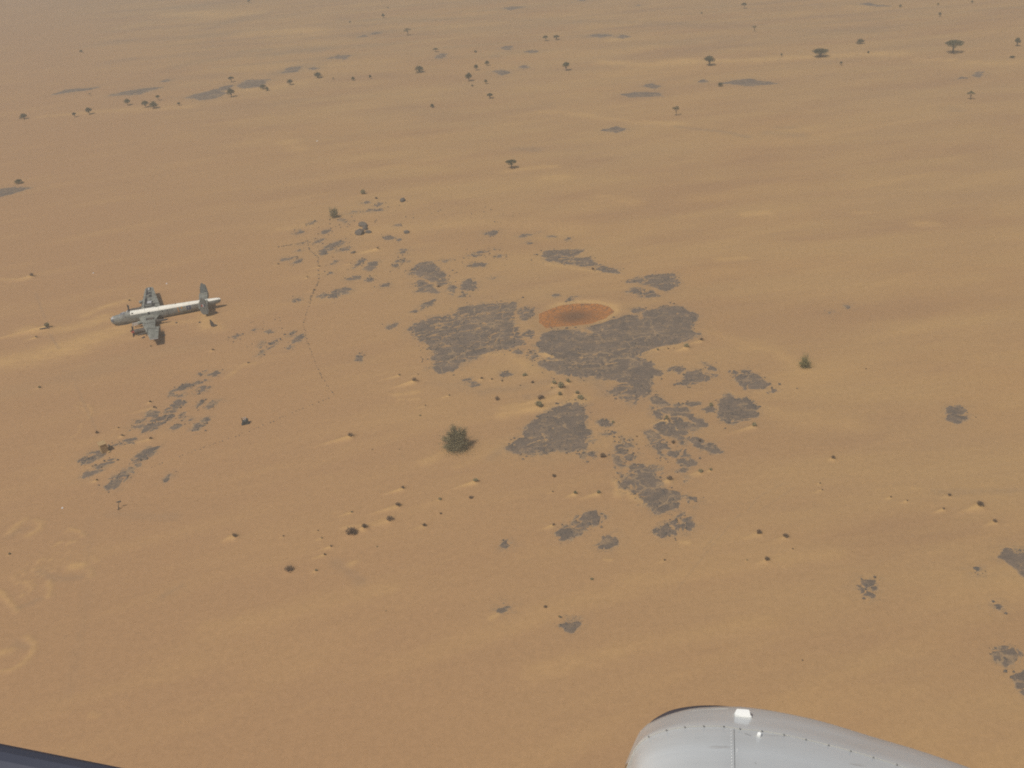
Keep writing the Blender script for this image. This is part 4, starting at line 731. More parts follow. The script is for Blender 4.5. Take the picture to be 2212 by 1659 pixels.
TREES = [('T3', 1750, 345, 118, 84, 'umbrella', '', 'widest flat-topped acacia, on a thick trunk near the far right corner'), ('T3', 893, 370, 100, 62, 'vase', 'broad dark', None), ('T3', 172, 425, 66, 66, 'vase', 'dark', None), ('T3', 1150, 284, 50, 36, 'low', 'low rounded', None),
         ('T3', 2165, 300, 38, 56, 'vase', 'dark narrow', None), ('T3', 2135, 374, 36, 18, 'low', 'low dark', None), ('T3', 1864, 642, 56, 58, 'sparse', 'thin see-through', None), ('T3', 464, 206, 32, 40, 'sparse', 'small thin', None), ('T3', 398, 55, 32, 38, 'umbrella', 'small flat-topped', None), ('T3', 243, 560, 34, 34, 'low', 'low dark', None),
         ('T3', 1025, 422, 18, 28, 'vase', 'tiny', None), ('T3', 1665, 108, 18, 30, 'vase', 'small narrow', None), ('T3', 1410, 47, 20, 22, 'low', 'tiny', None), ('T3', 123, 90, 12, 16, 'low', 'tiny', None), ('T3', 1203, 348, 16, 18, 'low', 'tiny', None), ('T3', 640, 370, 14, 24, 'vase', 'tiny', None), ('T3', 1655, 32, 14, 14, 'low', 'tiny', None), ('T3', 1875, 20, 14, 18, 'vase', 'tiny', None),
         ('T2', 432, 232, 46, 50, 'sparse', 'thin forked', None), ('T2', 1324, 267, 36, 34, 'umbrella', 'small flat-topped', None), ('T2', 1395, 260, 36, 36, 'vase', 'small', None), ('T2', 612, 338, 32, 26, 'umbrella', 'small', None), ('T2', 508, 470, 60, 48, 'low', 'dense dark', None), ('T2', 945, 426, 26, 34, 'vase', 'small', None), ('T2', 874, 456, 26, 40, 'vase', 'small', None),
         ('T2', 828, 526, 42, 56, 'vase', 'dark', None), ('T2', 937, 544, 20, 30, 'vase', 'tiny', None), ('T2', 850, 560, 16, 14, 'low', 'tiny', None), ('T2', 964, 638, 36, 40, 'vase', 'dark', None), ('T2', 590, 697, 28, 28, 'low', 'small', None), ('T2', 1457, 458, 44, 62, 'vase', 'upright', None), ('T2', 78, 524, 24, 32, 'low', 'small', None), ('T2', 188, 513, 16, 26, 'vase', 'tiny', None),
         ('T2', 272, 115, 20, 28, 'vase', 'tiny', None), ('T2', 55, 145, 14, 14, 'low', 'tiny', None), ('T2', 2170, 752, 50, 66, 'sparse', 'thin leaning', None), ('T2', 1103, 1092, 72, 58, 'umbrella', '', 'lone leafy acacia in the middle of the empty plain beyond the outcrops'), ('T2', 870, 340, 20, 16, 'low', 'tiny', None), ('T2', 303, 55, 10, 12, 'low', 'tiny', None),
         ('T1', 157, 772, 48, 46, 'low', 'dense', None), ('T1', 486, 760, 24, 36, 'vase', 'small', None), ('T1', 580, 742, 40, 46, 'vase', 'upright', None), ('T1', 830, 682, 38, 44, 'vase', 'upright', None), ('T1', 945, 697, 42, 46, 'vase', 'upright', None), ('T1', 1000, 703, 54, 52, 'low', 'dense', None), ('T1', 1027, 650, 30, 34, 'umbrella', 'small', None), ('T1', 1161, 684, 22, 24, 'vase', 'tiny', None),
         ('T1', 1500, 532, 38, 36, 'umbrella', 'small', None), ('T1', 1500, 630, 44, 58, 'vase', 'upright', None), ('T1', 1705, 578, 40, 40, 'low', 'dense', None), ('T1', 1733, 588, 24, 30, 'low', 'small', None), ('T1', 1882, 550, 38, 38, 'vase', 'small', None), ('T1', 2062, 505, 50, 48, 'low', 'dense', None), ('T1', 122, 1188, 52, 36, 'low', 'low rounded', None), ('T1', 585, 622, 16, 22, 'sparse', 'tiny', None), ('T1', 2160, 516, 10, 16, 'vase', 'tiny', None), ('T1', 1615, 20, 20, 24, 'vase', 'tiny', None), ('T1', 527, 340, 22, 18, 'low', 'tiny', None)]
for a in TREES: tree(*a)

def shrub_mesh(seed, kind):
    """unit shrub: width 1, height 1"""
    r = random.Random(seed); v = []; f = []
    n = {'g': 520, 'd': 300, 't': 240}[kind]
    lob = [(0, 0, .35, .36, .36)] + [(.26 * math.cos(a), .26 * math.sin(a), .25 + r.uniform(0, .2), .2 * r.uniform(.7, 1.2), .25 * r.uniform(.7, 1.2)) for a in [r.uniform(0, 6.28) for _ in range(5)]]
    lv, lf = leaves(n, lobes_fn(lob), .05, r); v += lv; f += lf
    for _ in range(90 if kind != 'g' else 40):
        a = r.uniform(0, 6.28); el = r.uniform(.25, 1.45); L = r.uniform(.35, .62); d = Vector((math.cos(a) * math.cos(el), math.sin(a) * math.cos(el), math.sin(el) * 1.5))
        s = d.cross(Vector((0, 0, 1))).normalized() * .012; k = len(v); p = d * L
        v += [-s, s, p + s * .4, p - s * .4]; f.append((k, k + 1, k + 2, k + 3))
    return mesh_only('shrub', v, f, {'g': M_bush, 'd': M_dry, 't': M_dry}[kind])
SHRUB = {k: [shrub_mesh(300 + i * 10 + j, k) for j in range(4)] for i, k in enumerate('gdt')}
for (t, x, y, wpx, hr, kind, tail), (gx, gy, wd) in zip(BUSHES, BPOS):
    o = bpy.data.objects.new('desert_shrub', SHRUB[kind][rng.randrange(4)]); COL.objects.link(o)
    o.location = (gx, gy, float(H(gx, gy)) - .03 * wd); o.scale = (wd, wd, wd * hr * .95); o.rotation_euler = (0, 0, rng.uniform(0, 6.28))
    ppx = wpx / TILES[t][2] * 0.6777
    ad = ('green-grey' if kind == 'g' else 'dry brown' if kind == 'd' else 'thin twiggy')
    ad = ('tiny ' if ppx < 5.5 else 'large ' if ppx > 15 else '') + ad
    thing(o, pix(t, x, y), 'shrub', 'shrub', ad, None, 'shrubs scattered in the sand')

def big_bush(t, x, y, wpx, hpx, m, label, n, seed, lean=0.0, group=None):
    gx, gy = gp(t, x, y); k = mpp(gx, gy) / TILES[t][2] * 0.6777; wd = wpx * k
    dep = math.atan2(CAMH, math.hypot(gx, gy)); hh = max((hpx * k - .4 * wd * math.sin(dep)) / math.cos(dep), .45 * wd)
    root = empty('desert_bush', (gx, gy, float(H(gx, gy)))); r = random.Random(seed)
    stems = []
    for i in range(18):
        a = r.uniform(0, 6.28); el = r.uniform(.35, 1.4); L = r.uniform(.55, 1.0)
        stems.append(Vector((wd * .60 * L * math.cos(a) * math.cos(el) - lean * wd * .6, wd * .60 * L * math.sin(a) * math.cos(el), hh * 1.05 * L * math.sin(el))))
    def pos(q):
        if q.random() < .5:
            return q.gauss(-lean * wd * .2, .22 * wd), q.gauss(0, .22 * wd), abs(q.gauss(.25, .24)) * hh
        e = q.choice(stems); f = q.uniform(.45, 1.05) ; sp = .055 * wd * (1.2 - .4 * f)
        return e.x * f + q.gauss(0, sp), e.y * f + q.gauss(0, sp), max(e.z * f + q.gauss(0, sp), .02)
    v, f = leaves(n, pos, .0125 * wd, r)
    lobes = [(e.x, e.y, e.z) for e in stems]
    for _ in range(900):
        e = r.choice(stems); p = e * r.uniform(.6, 1.0) + Vector((r.gauss(0, .05), r.gauss(0, .05), r.gauss(0, .04))) * wd
        d = (e.normalized() + Vector((r.gauss(0, .4), r.gauss(0, .4), r.gauss(.1, .4)))).normalized(); q = p + d * wd * r.uniform(.05, .15); s = d.orthogonal().normalized() * wd * .004; b = len(v)
        v += [p - s, p + s, q + s * .3, q - s * .3]; f.append((b, b + 1, b + 2, b + 3))
    c = bpy.data.objects.new('foliage', mesh_only('foliage', v, f, m)); COL.objects.link(c); c.parent = root
    mb = MB()
    for l in lobes[:10]: mb.tube([(0, 0, -.1), (l[0] * .4, l[1] * .4, l[2] * .5), (l[0], l[1], l[2])], [.03 * wd, .018 * wd, .008 * wd], 5)
    mb.build('stems', M_bark, root)
    thing(root, pix(t, x, y), 'bush', label=label); return root
big_bush('T5', 755, 1248, 188, 185, M_bush, 'biggest bush, dense grey-green and rounded, alone on the sand left of the triangular rock', 15000, 5, .12)
big_bush('T6', 795, 722, 88, 106, M_green, 'lone tall yellowish green bush on bare sand right of the outcrops', 8000, 6, .05)
big_bush('A', 765, 548, 135, 165, M_bush, 'tall leaning olive bush behind the boulder pile', 8000, 8, .18)

# ------------------------------------------------------------------ the wrecked aircraft
P_grey = plain('worn_grey_paint', (0.215, 0.222, 0.20), .25, .55, .8)
P_wing = plain('faded_wing_paint', (0.205, 0.208, 0.175), .32, .55, .9)
P_white = plain('white_roof_paint', (0.86, 0.83, 0.72), .06, .6, .6)
P_dark = plain('dark_paint_and_shade', (0.03, 0.032, 0.035), .3, .8)  # near-black parts; on the bay plates it stands in for shade
P_metal = plain('bare_metal', (0.42, 0.42, 0.41), .2, .4, 2.0)
P_fin = plain('fin_paint', (0.19, 0.205, 0.195), .12, .55, .7)
P_glass = plain('dusty_glazing', (0.12, 0.13, 0.15), .3, .15)
P_blue = plain('roundel_blue', (0.04, 0.06, 0.13), .1); P_orange = plain('orange_mark', (0.55, 0.25, 0.06), .1); P_red = plain('red_mark', (0.45, 0.06, 0.04), .1); P_pale = plain('pale_mark', (0.6, 0.6, 0.56), .1)
P_rust = plain('engine_metal', (0.10, 0.085, 0.07), .35, .7, 4)
nose_g = un(*[(280 + 320 / 4.424) * .6777, (860 + 710 / 4.424) * .6777], 1.6)
AYAW = math.radians(-167.4)
ac = empty('wrecked_aircraft', (nose_g.x, nose_g.y, float(H(nose_g.x, nose_g.y)) - .12)); ac.rotation_euler = (0, 0, AYAW)
thing(ac, (360, 670), 'aircraft', label='abandoned grey four-engined aircraft with white roof lying on its belly in the sand')
SEC = [(0, .12, 1.45, 1.72), (-.2, .62, .9, 2.2), (-.7, .92, .45, 2.5), (-1.6, 1.1, .12, 2.7), (-2.6, 1.16, .04, 2.8), (-3.0, 1.12, .05, 3.05), (-4.2, 1.16, .02, 3.22), (-5.3, 1.18, .0, 3.22), (-9, 1.18, .0, 3.22), (-13, 1.16, .05, 3.2), (-17, 1.06, .3, 3.14), (-20, .98, .5, 3.1), (-23, .86, .8, 3.04), (-25.5, .76, 1.1, 2.98), (-27.3, .6, 1.4, 2.9), (-28.0, .42, 1.6, 2.8), (-28.25, .2, 1.95, 2.6)]
SEG = 40
def fus_pt(x, ang, grow=0.0):
    xs = [s[0] for s in SEC]; k = 0
    while k < len(SEC) - 2 and x < xs[k + 1]: k += 1
    f = (x - xs[k]) / (xs[k + 1] - xs[k]); a, b = SEC[k], SEC[k + 1]
    hw, zb, zt = (a[i] + (b[i] - a[i]) * f for i in (1, 2, 3))
    c, s = math.cos(ang), math.sin(ang); e = .82
    return Vector((x, (hw + grow) * math.copysign(abs(c) ** e, c), (zb + zt) / 2 + ((zt - zb) / 2 + grow) * math.copysign(abs(s) ** e, s)))
xs = []
for a, b in zip(SEC[:-1], SEC[1:]):
    n = max(1, int(round(abs(b[0] - a[0]) / .7)));  xs += [a[0] + (b[0] - a[0]) * i / n for i in range(n)]
xs.append(SEC[-1][0])
mb = MB(); vs = [fus_pt(x, 2 * math.pi * (k + .5) / SEG) for x in xs for k in range(SEG)]; fs = []; mis = []
for i in range(len(xs) - 1):
    for k in range(SEG):
        fs.append((i * SEG + k, i * SEG + (k + 1) % SEG, (i + 1) * SEG + (k + 1) % SEG, (i + 1) * SEG + k))
        an = 360 * (k + 1) / SEG
        mis.append(1 if 31 < an < 149 and xs[i] <= -5.29 else 0)
fs.append(tuple(range(SEG))); mis.append(0); fs.append(tuple((len(xs) - 1) * SEG + k for k in range(SEG - 1, -1, -1))); mis.append(0)
mb.v = [tuple(p) for p in vs]; mb.f = fs; mb.mi = mis
fus = mb.build('fuselage', [P_grey, P_white], ac, True)
def patch(name, x0, x1, a0, a1, m, parent, grow=.015, nx_=3, na=4):
    """a thin plate that follows the skin"""
    b = MB(); g = []
    for gr in (grow, -.03):
        for i in range(nx_ + 1):
            for j in range(na + 1): g.append(fus_pt(x0 + (x1 - x0) * i / nx_, math.radians(a0 + (a1 - a0) * j / na), gr))
    n = na + 1; N0 = (nx_ + 1) * n; f = []
    for i in range(nx_):
        for j in range(na):
            q = (i * n + j, i * n + j + 1, (i + 1) * n + j + 1, (i + 1) * n + j); f.append(q)
    ring = [j for j in range(n)] + [i * n + na for i in range(1, nx_ + 1)] + [nx_ * n + j for j in range(na - 1, -1, -1)] + [i * n for i in range(nx_ - 1, 0, -1)]
    for a, c in zip(ring, ring[1:] + ring[:1]): f.append((a, c, c + N0, a + N0))
    b.add(g, f); return b.build(name, m, parent)
# angles: 0 = port (towards the camera), 90 = top
for x0, x1, a0, a1 in [(-11.6, -12.3, 92, 112), (-16.3, -17.0, 92, 108)]: patch('roof_hatch', x0, x1, a0, a1, P_dark, fus)
for x0, a0, s in [(-13.1, 12, .28), (-14.4, 14, .3), (-11.9, -22, .3), (-9.6, 8, .55), (-18.2, 10, .25), (-5.6, 40, .4), (-3.9, 12, .22)]: patch('window', x0, x0 - s, a0, a0 + 14 * s / .3 if s < .5 else a0 + 26, P_dark, fus)
patch('roundel', -19.4, -20.5, -14, 26, P_blue, fus, .02); patch('roundel_centre', -19.75, -20.15, -2, 14, P_grey, fus, .035, 2, 2)
for x0, x1, a0, a1 in [(-17.1, -17.32, -16, 30), (-17.35, -17.6, -16, -9)]: patch('code_letter', x0, x1, a0, a1, P_orange, fus, .02)
patch('emblem', -18.0, -18.35, 8, 26, P_orange, fus, .02)
for x in (-8.9, -12.4, -20.2): patch('skin_seam', x, x - .06, 40, 140, P_grey, fus, .012, 1, 8)
for x in (-3.0, -3.35): pass
# cockpit glazing
cp = MB()
for i, (x0, x1) in enumerate([(-2.62, -2.98), (-3.05, -3.4), (-3.5, -3.85)]): pass
can = patch('cockpit_canopy', -2.62, -3.9, 52, 128, P_metal, ac, .10, 4, 8)
for x0, x1, a0, a1 in [(-2.66, -2.98, 56, 86), (-2.66, -2.98, 94, 124), (-3.08, -3.42, 54, 84), (-3.08, -3.42, 96, 126), (-3.5, -3.84, 54, 82)]: patch('pane', x0, x1, a0, a1, P_glass, can, .125, 2, 3)
patch('nose_glazing', -.25, -.95, 40, 140, P_metal, ac, .04, 3, 6); patch('nose_glazing', -.3, -.9, 0, 34, P_glass, ac, .03, 3, 3)
b = MB(); b.tube([(-.25, .1, 2.0), (.05, .12, 2.25), (.1, .12, 2.55)], [.07, .05, .04], 6); b.build('nose_gun', P_dark, ac)
b = MB(); b.tube([(-4.6, .2, 3.15), (-4.6, .2, 3.55)], [.34, .26], 10); b.build('astrodome', P_metal, ac)
b = MB()
for k in range(9):
    b.box((-1.6 - k * .35, .9 + .12 * (k % 3), .12 + .05 * (k % 2)), (.42, .5, .22), .2 * k)
b.build('crushed_belly_skin', P_rust, ac)

def wing(sgn, name, LE, TE, z0, m):
    """LE/TE: lists of (y, x); lofted aerofoil"""
    ys = [p[0] for p in LE]; b = MB(); rings = []; prof = [(0, 0), (.04, .5), (.15, .9), (.35, 1), (.6, .75), (.85, .32), (1, .04)]
    for i, y in enumerate(ys):
        le, te = LE[i][1], TE[i][1]; ch = le - te; th = .5 * (.78 - .030 * y)
        zc = z0 + .045 * y
        up = [(le - ch * u, sgn * y, zc + th * h) for u, h in prof]; lo = [(le - ch * u, sgn * y, zc - th * h * .8) for u, h in reversed(prof[1:-1])]
        rings.append(up + [(te, sgn * y, zc - .03)] + lo)
    n = len(rings[0]); vs = [p for r in rings for p in r]; fs = []
    for i in range(len(ys) - 1):
        for k in range(n): q = (i * n + k, i * n + (k + 1) % n, (i + 1) * n + (k + 1) % n, (i + 1) * n + k); fs.append(q if sgn < 0 else q[::-1])
    fs.append(tuple(range(n))); fs.append(tuple((len(ys) - 1) * n + k for k in range(n - 1, -1, -1)))
    b.add(vs, fs); return b.build(name, m, ac)
port = wing(1, 'wing', [(.8, -7.1), (2.2, -7.45), (5, -8.05), (9.9, -9.2), (10.1, -9.25), (14, -10.15), (17.6, -10.95), (18.0, -11.15)], [(.8, -12.6), (2.2, -12.2), (5, -11.55), (9.9, -11.85), (10.1, -12.75), (14, -12.9), (17.6, -13.0), (18.0, -12.8)], 1.5, P_wing)
stbd = wing(-1, 'wing', [(.8, -7.2), (2.2, -7.3), (5, -7.45), (9.3, -7.6), (13, -7.75), (16.4, -7.9), (17.0, -8.3)], [(.8, -12.8), (2.2, -12.6), (5, -12.2), (9.3, -11.4), (13, -10.7), (16.4, -10.1), (17.0, -9.9)], 1.6, P_wing)
def wz(y, z0): return z0 + .045 * abs(y) + .5 * (.78 - .030 * abs(y)) + .05
def wpatch(name, x0, x1, y0, y1, m, par, z0, th=.06):
    b = MB(); z = lambda y: wz(y, z0)
    vs = [(x0, y0, z(y0)), (x1, y0, z(y0) - .05), (x1, y1, z(y1) - .05), (x0, y1, z(y1))]
    vs2 = [(p[0], p[1], p[2] - th) for p in vs]; b.add(vs + vs2, [(0, 1, 2, 3), (7, 6, 5, 4), (0, 4, 5, 1), (1, 5, 6, 2), (2, 6, 7, 3), (3, 7, 4, 0)]); return b.build(name, m, par)
wpatch('dark_bay_plate', -9.3, -11.2, 3.6, 4.6, P_rust, port, 1.5); wpatch('dark_bay_plate', -9.3, -9.7, 3.5, 5.0, P_dark, port, 1.52)  # dark plates on the skin stand in for shade inside open bays
wpatch('panel_seam', -9.9, -12.2, 11.2, 11.3, P_dark, port, 1.5); wpatch('panel_seam', -10.1, -10.2, 11.5, 15.9, P_dark, port, 1.51); wpatch('panel_seam', -8.9, -11.4, 7.0, 7.08, P_dark, port, 1.5)
wpatch('dark_bay_plate', -8.0, -8.5, 5.8, 6.3, P_dark, port, 1.44); wpatch('dark_bay_plate', -9.0, -9.4, 8.0, 8.4, P_dark, port, 1.44)
for y0, y1, x0, x1 in [(1.6, 3.4, -8.5, -10.2), (3.8, 5.6, -8.3, -10.9), (5.9, 9.7, -8.3, -9.0), (6.2, 7.2, -9.0, -10.4), (10.0, 11.7, -8.4, -9.9), (12.0, 14.8, -8.35, -8.8), (12.3, 13.4, -8.5, -9.8), (14.8, 16.4, -8.4, -9.5)]:
    wpatch('dark_bay_plate', x0, x1, -y0, -y1, P_dark, stbd, 1.6)  # shade of the stripped bays put on as near-black plates
for y0, y1, x0, x1 in [(5.9, 7.4, -9.0, -10.1), (7.6, 9.4, -9.0, -9.8), (2.2, 3.2, -10.4, -11.3), (4.3, 5.0, -8.6, -10.2), (10.3, 11.3, -8.6, -9.3), (15.0, 16.2, -8.7, -9.2)]:
    wpatch('inner_tank', x0, x1, -y0, -y1, P_metal if y0 in (5.9, 15.0) else P_wing, stbd, 1.66)
wpatch('panel_seam', -10.2, -11.9, -5.4, -5.5, P_dark, stbd, 1.6); wpatch('dark_bay_plate', -11.2, -11.9, -2.0, -3.0, P_dark, stbd, 1.58); wpatch('dark_bay_plate', -7.5, -7.8, -6.0, -8.6, P_dark, stbd, 1.45); wpatch('dark_bay_plate', -7.75, -8.0, -10, -12.5, P_dark, stbd, 1.44)
b = MB()
for k in range(6): b.box((-11.2 - k * .32, 18.1 + .1 * (k % 2), 2.3), (.2, .35 + .12 * (k % 3), .12), .3 * k)
b.build('torn_tip_skin', P_metal, port)

def prop(parent, c, n, L, lean, m_spin):
    b = MB(); b.tube([(c[0] - .25, c[1], c[2]), (c[0] + .1, c[1], c[2]), (c[0] + .55, c[1], c[2])], [.36, .34, .06], 12); pr_ = b.build('propeller_hub', m_spin, parent)
    for k in range(n):
        a = lean + 2 * math.pi * k / n; d = Vector((0, math.cos(a), math.sin(a))); s = Vector((.10, -.12 * math.sin(a), .12 * math.cos(a)))
        q = MB(); p0 = Vector(c) + d * .2; p1 = Vector(c) + d * L * .5; p2 = Vector(c) + d * L; th = Vector((.04, 0, 0))
        vs = [p0 - s * .7 - th, p0 + s * .7 - th, p1 + s * 1.3 - th, p1 - s * 1.3 - th, p2 + s * .8 - th, p2 - s * .8 - th]; vs += [v + 2 * th for v in vs]
        q.add(vs, [(0, 1, 2, 3), (3, 2, 4, 5), (9, 8, 7, 6), (11, 10, 8, 9), (0, 3, 9, 6), (1, 7, 8, 2), (3, 5, 11, 9), (2, 8, 10, 4), (4, 10, 11, 5), (0, 6, 7, 1)]); q.build('propeller_blade', P_dark, parent)
def nacelle(y, x0, x1, z, r0, r1, m, name='engine_nacelle'):
    b = MB(); n = 6; pts = []; rs = []
    for i in range(n + 1):
        f = i / n; pts.append((x0 + (x1 - x0) * f, y, z + .1 * f)); rs.append(r0 + (r1 - r0) * f + .07 * math.sin(f * 9))
    b.tube(pts, rs, 14); return b.build(name, m, ac, True)
n1 = nacelle(9.0, -6.5, -9.6, 1.2, .5, .68, P_rust); prop(n1, (-6.2, 9.0, 1.15), 6, 1.75, .45, P_red)
b = MB(); b.tube([(-7.2, 9.75, .45), (-9.3, 9.6, .6)], [.22, .3], 8); b.tube([(-8.0, 8.35, 1.3), (-9.2, 8.4, 1.4)], [.14, .16], 8); b.build('exhaust_pipe', P_rust, n1)
n2 = nacelle(4.0, -7.0, -8.8, 1.2, .45, .6, P_wing)
b = MB()
for dy, dz in ((-.3, .3), (.3, .3), (-.3, -.2), (.3, -.2)): b.tube([(-5.6, 4.0 + dy * .8, 1.05 + dz), (-7.1, 4.0 + dy, 1.1 + dz)], [.07, .08], 6)
b.tube([(-5.7, 3.5, 1.0), (-5.7, 4.5, 1.0)], .06, 6); b.build('engine_mount', P_metal, n2)
tl = nacelle(4.4, -11.0, -14.6, 1.05, .72, .08, P_rust, 'nacelle_tail')
tl9 = nacelle(9.0, -11.4, -12.9, 1.2, .4, .1, P_wing, 'nacelle_tail')
n3 = nacelle(-5.0, -4.6, -8.0, 1.4, .45, .55, P_rust); prop(n3, (-4.2, -5.0, 1.5), 6, 1.75, .5, P_dark)
n4 = nacelle(-9.5, -6.6, -7.9, 1.5, .4, .45, P_grey)
# tail
b = MB(); b.box((-23.9, 0, 2.85), (2.3, 10.6, .26)); tp = b.build('tailplane', P_wing, ac)
bmt = bmesh.new(); bmt.from_mesh(tp.data); bmesh.ops.bevel(bmt, geom=bmt.edges[:], offset=.1, segments=2, affect='EDGES'); bmt.to_mesh(tp.data); bmt.free()
def fin(y, mm):
    b = MB(); pr0 = [(.5, -2.0), (.9, -1.5), (1.05, -.6), (1.02, .4), (.85, 1.3), (.55, 2.1), (.25, 2.6), (.0, 2.65), (-.3, 2.2), (-.75, 2.1), (-.95, .9), (-1.05, -.3), (-1.0, -1.3), (-.7, -2.0), (0, -2.2)]
    vs = [(-24.1 + u, y + .1, 3.1 + z) for u, z in pr0] + [(-24.1 + u, y - .1, 3.1 + z) for u, z in pr0]; n = len(pr0)
    b.add(vs, [tuple(range(n - 1, -1, -1)), tuple(range(n, 2 * n))] + [(k, (k + 1) % n, n + (k + 1) % n, n + k) for k in range(n)])
    return b.build('tail_fin', mm, ac)
f1 = fin(5.15, P_fin); f2 = fin(-5.15, P_fin)
b = MB(); b.box((-23.75, 5.265, 3.55), (.28, .03, .62)); b.build('fin_flash', P_red, f1)
b = MB(); b.box((-24.03, 5.265, 3.55), (.28, .03, .62)); b.build('fin_flash', P_pale, f1)
b = MB(); b.box((-24.31, 5.265, 3.55), (.28, .03, .62)); b.build('fin_flash', P_blue, f1)
for ff, yy in ((f1, 5.15), (f2, -5.15)):
    b = MB(); b.box((-24.75, yy, 3.2), (.05, .24, 3.2)); b.build('rudder_hinge', P_dark, ff)
b = MB(); b.tube([(-24.5, 5.1, .95), (-24.7, 5.0, .3), (-24.6, 5.2, -.1)], [.16, .12, .1], 7); b.build('broken_fin_base', P_rust, ac)

# wreckage piece standing past the tail
def AC(x, y): return nose_g.x + x * math.cos(AYAW) - y * math.sin(AYAW), nose_g.y + x * math.sin(AYAW) + y * math.cos(AYAW)
wx, wy = gp('T4', 1385, 458)
wr = MB()
pr0 = [(-.5, 0), (.45, 0), (.4, .9), (.15, 1.7), (-.1, 2.0), (-.3, 1.3), (-.55, .6)]
vs = [(u - .25 * z, .12 + .1 * z, z) for u, z in pr0] + [(u - .25 * z, -.12 + .1 * z, z) for u, z in pr0]; n = len(pr0)
wr.add(vs, [tuple(range(n - 1, -1, -1)), tuple(range(n, 2 * n))] + [(k, (k + 1) % n, n + (k + 1) % n, n + k) for k in range(n)])
wr.box((.3, -.2, .15), (1.1, .5, .3), .3)
o = wr.build('torn_metal_sheet', P_rust); o.location = (wx, wy, float(H(wx, wy)) - .05); o.rotation_euler = (0, 0, .3)
thing(o, pix('T4', 1385, 450), 'wreckage', label='dark torn metal panel standing upright in the sand below the wreck tail')
# small dark bent tube lying by the shrub in front of the nose
wx, wy = gp('T4', 290, 482); b = MB(); b.tube([(-1.1, -.15, .14), (0, .0, .18), (1.0, .25, .2)], [.14, .18, .12], 8); b.box((.9, .25, .25), (.35, .3, .4), .4)
o = b.build('dark_tube', P_rust); o.location = (wx, wy, float(H(wx, wy))); thing(o, pix('T4', 290, 482), 'wreckage', label='dark bent tube lying beside the shrub ahead of the wreck nose')

# scrapped machinery between wreck and outcrops
mx, my = gp('T4', 1592, 1086)
mc = empty('scrap_engine', (mx, my, float(H(mx, my)))); thing(mc, pix('T4', 1592, 1080), 'scrap engine', label='dark scrapped engine block with upright pipes, alone by the broken stone line')
mc.rotation_euler = (0, 0, .25); P_scrap = plain('scrap_steel', (.06, .065, .06), .35, .6, 4)
b = MB(); b.box((0, 0, .4), (1.35, .8, .8), 0, 0, .9); b.box((.45, .1, .85), (.45, .6, .35)); b.box((-.45, -.3, .3), (.4, .5, .5)); b.build('engine_block', P_scrap, mc)
for x in (-.5, -.12, .25): q = MB(); q.tube([(x, .05, .7), (x - .04, .1, 1.25), (x - .05, .1, 1.45)], [.1, .08, .12], 8); q.build('pipe', P_metal if x > -.4 else P_scrap, mc)
q = MB(); q.box((0, 0, .06), (1.7, 1.0, .14)); q.build('base_frame', P_scrap, mc)

P_white2 = plain('white_scrap', (.8, .8, .78), .05, .4)
for (t, x, y, sz, lab) in [('T4', 605, 113, .5, 'white scrap lying on bare sand beyond the wreck nose'), ('T1', 2055, 915, .7, 'white scrap glinting far beyond the boulder pile'), ('T4', 402, 1630, .4, 'white scrap near the bent post'), ('T4', 1080, 180, .5, 'white scrap on the sand beyond the wreck fuselage')]:
    gx, gy = gp(t, x, y); b = MB(); b.box((0, 0, .12), (sz * 1.4, sz, .2), .4, 0, .8); b.box((sz * .5, .1, .2), (sz * .5, sz * .4, .3), 1.0, 0, .6)
    o = b.build('metal_scrap', P_white2); o.location = (gx, gy, float(H(gx, gy))); o.scale = (.6, .6, .8); thing(o, pix(t, x, y), 'scrap', label=lab)
for (lx, ly, sz, lab) in [(-8.6, 11.6, .5, 'dark scrap on the sand in front of the port wing of the wreck'), (-13.6, 12.2, .6, 'dark scrap on the sand behind the port wing of the wreck'), (-22.5, 8.2, .4, 'dark scrap in the sand patch below the wreck tail'), (-26.6, 3.2, .45, 'dark scrap under the tail cone of the wreck'), (-5.3, 6.2, .4, 'dark scrap between the wreck nose and its propeller'), (-16.5, 5.6, .35, 'dark scrap beside the middle of the wreck fuselage')]:
    wx, wy = AC(lx, ly); b = MB(); b.box((0, 0, .1), (sz * 1.5, sz, .16), lx, 0, .8); b.box((sz * .4, .1, .2), (sz * .4, sz * .7, .3), lx + 1, 0, .6)
    o = b.build('metal_scrap', P_rust); o.location = (wx, wy, float(H(wx, wy))); q_ = Vector((wx, wy, 0)) - CAM; thing(o, (1106 + FPX * q_.dot(Rv) / q_.dot(Fv), 829.5 - FPX * q_.dot(Uv) / q_.dot(Fv)), 'scrap', label=lab)
# bent post with a crate-like foot near the left edge
for (t, x, y, lab) in [('T4', 768, 1640, 'bent dark post with a pale wire loop, in front of the mud hut')]:
    gx, gy = gp(t, x, y); b = MB(); b.tube([(0, 0, -.1), (.1, .2, .7), (.25, .5, 1.3)], [.09, .07, .08], 7); b.tube([(-.2, .5, 1.3), (.6, .55, 1.38)], [.1, .16], 7); b.tube([(-.1, -.25, .1), (.15, -.2, .35), (.25, .1, .3), (0, .1, .12), (-.1, -.25, .1)], .05, 6)
    o = b.build('bent_post', P_scrap); o.location = (gx, gy, float(H(gx, gy))); thing(o, pix(t, x, y), 'post', label=lab)

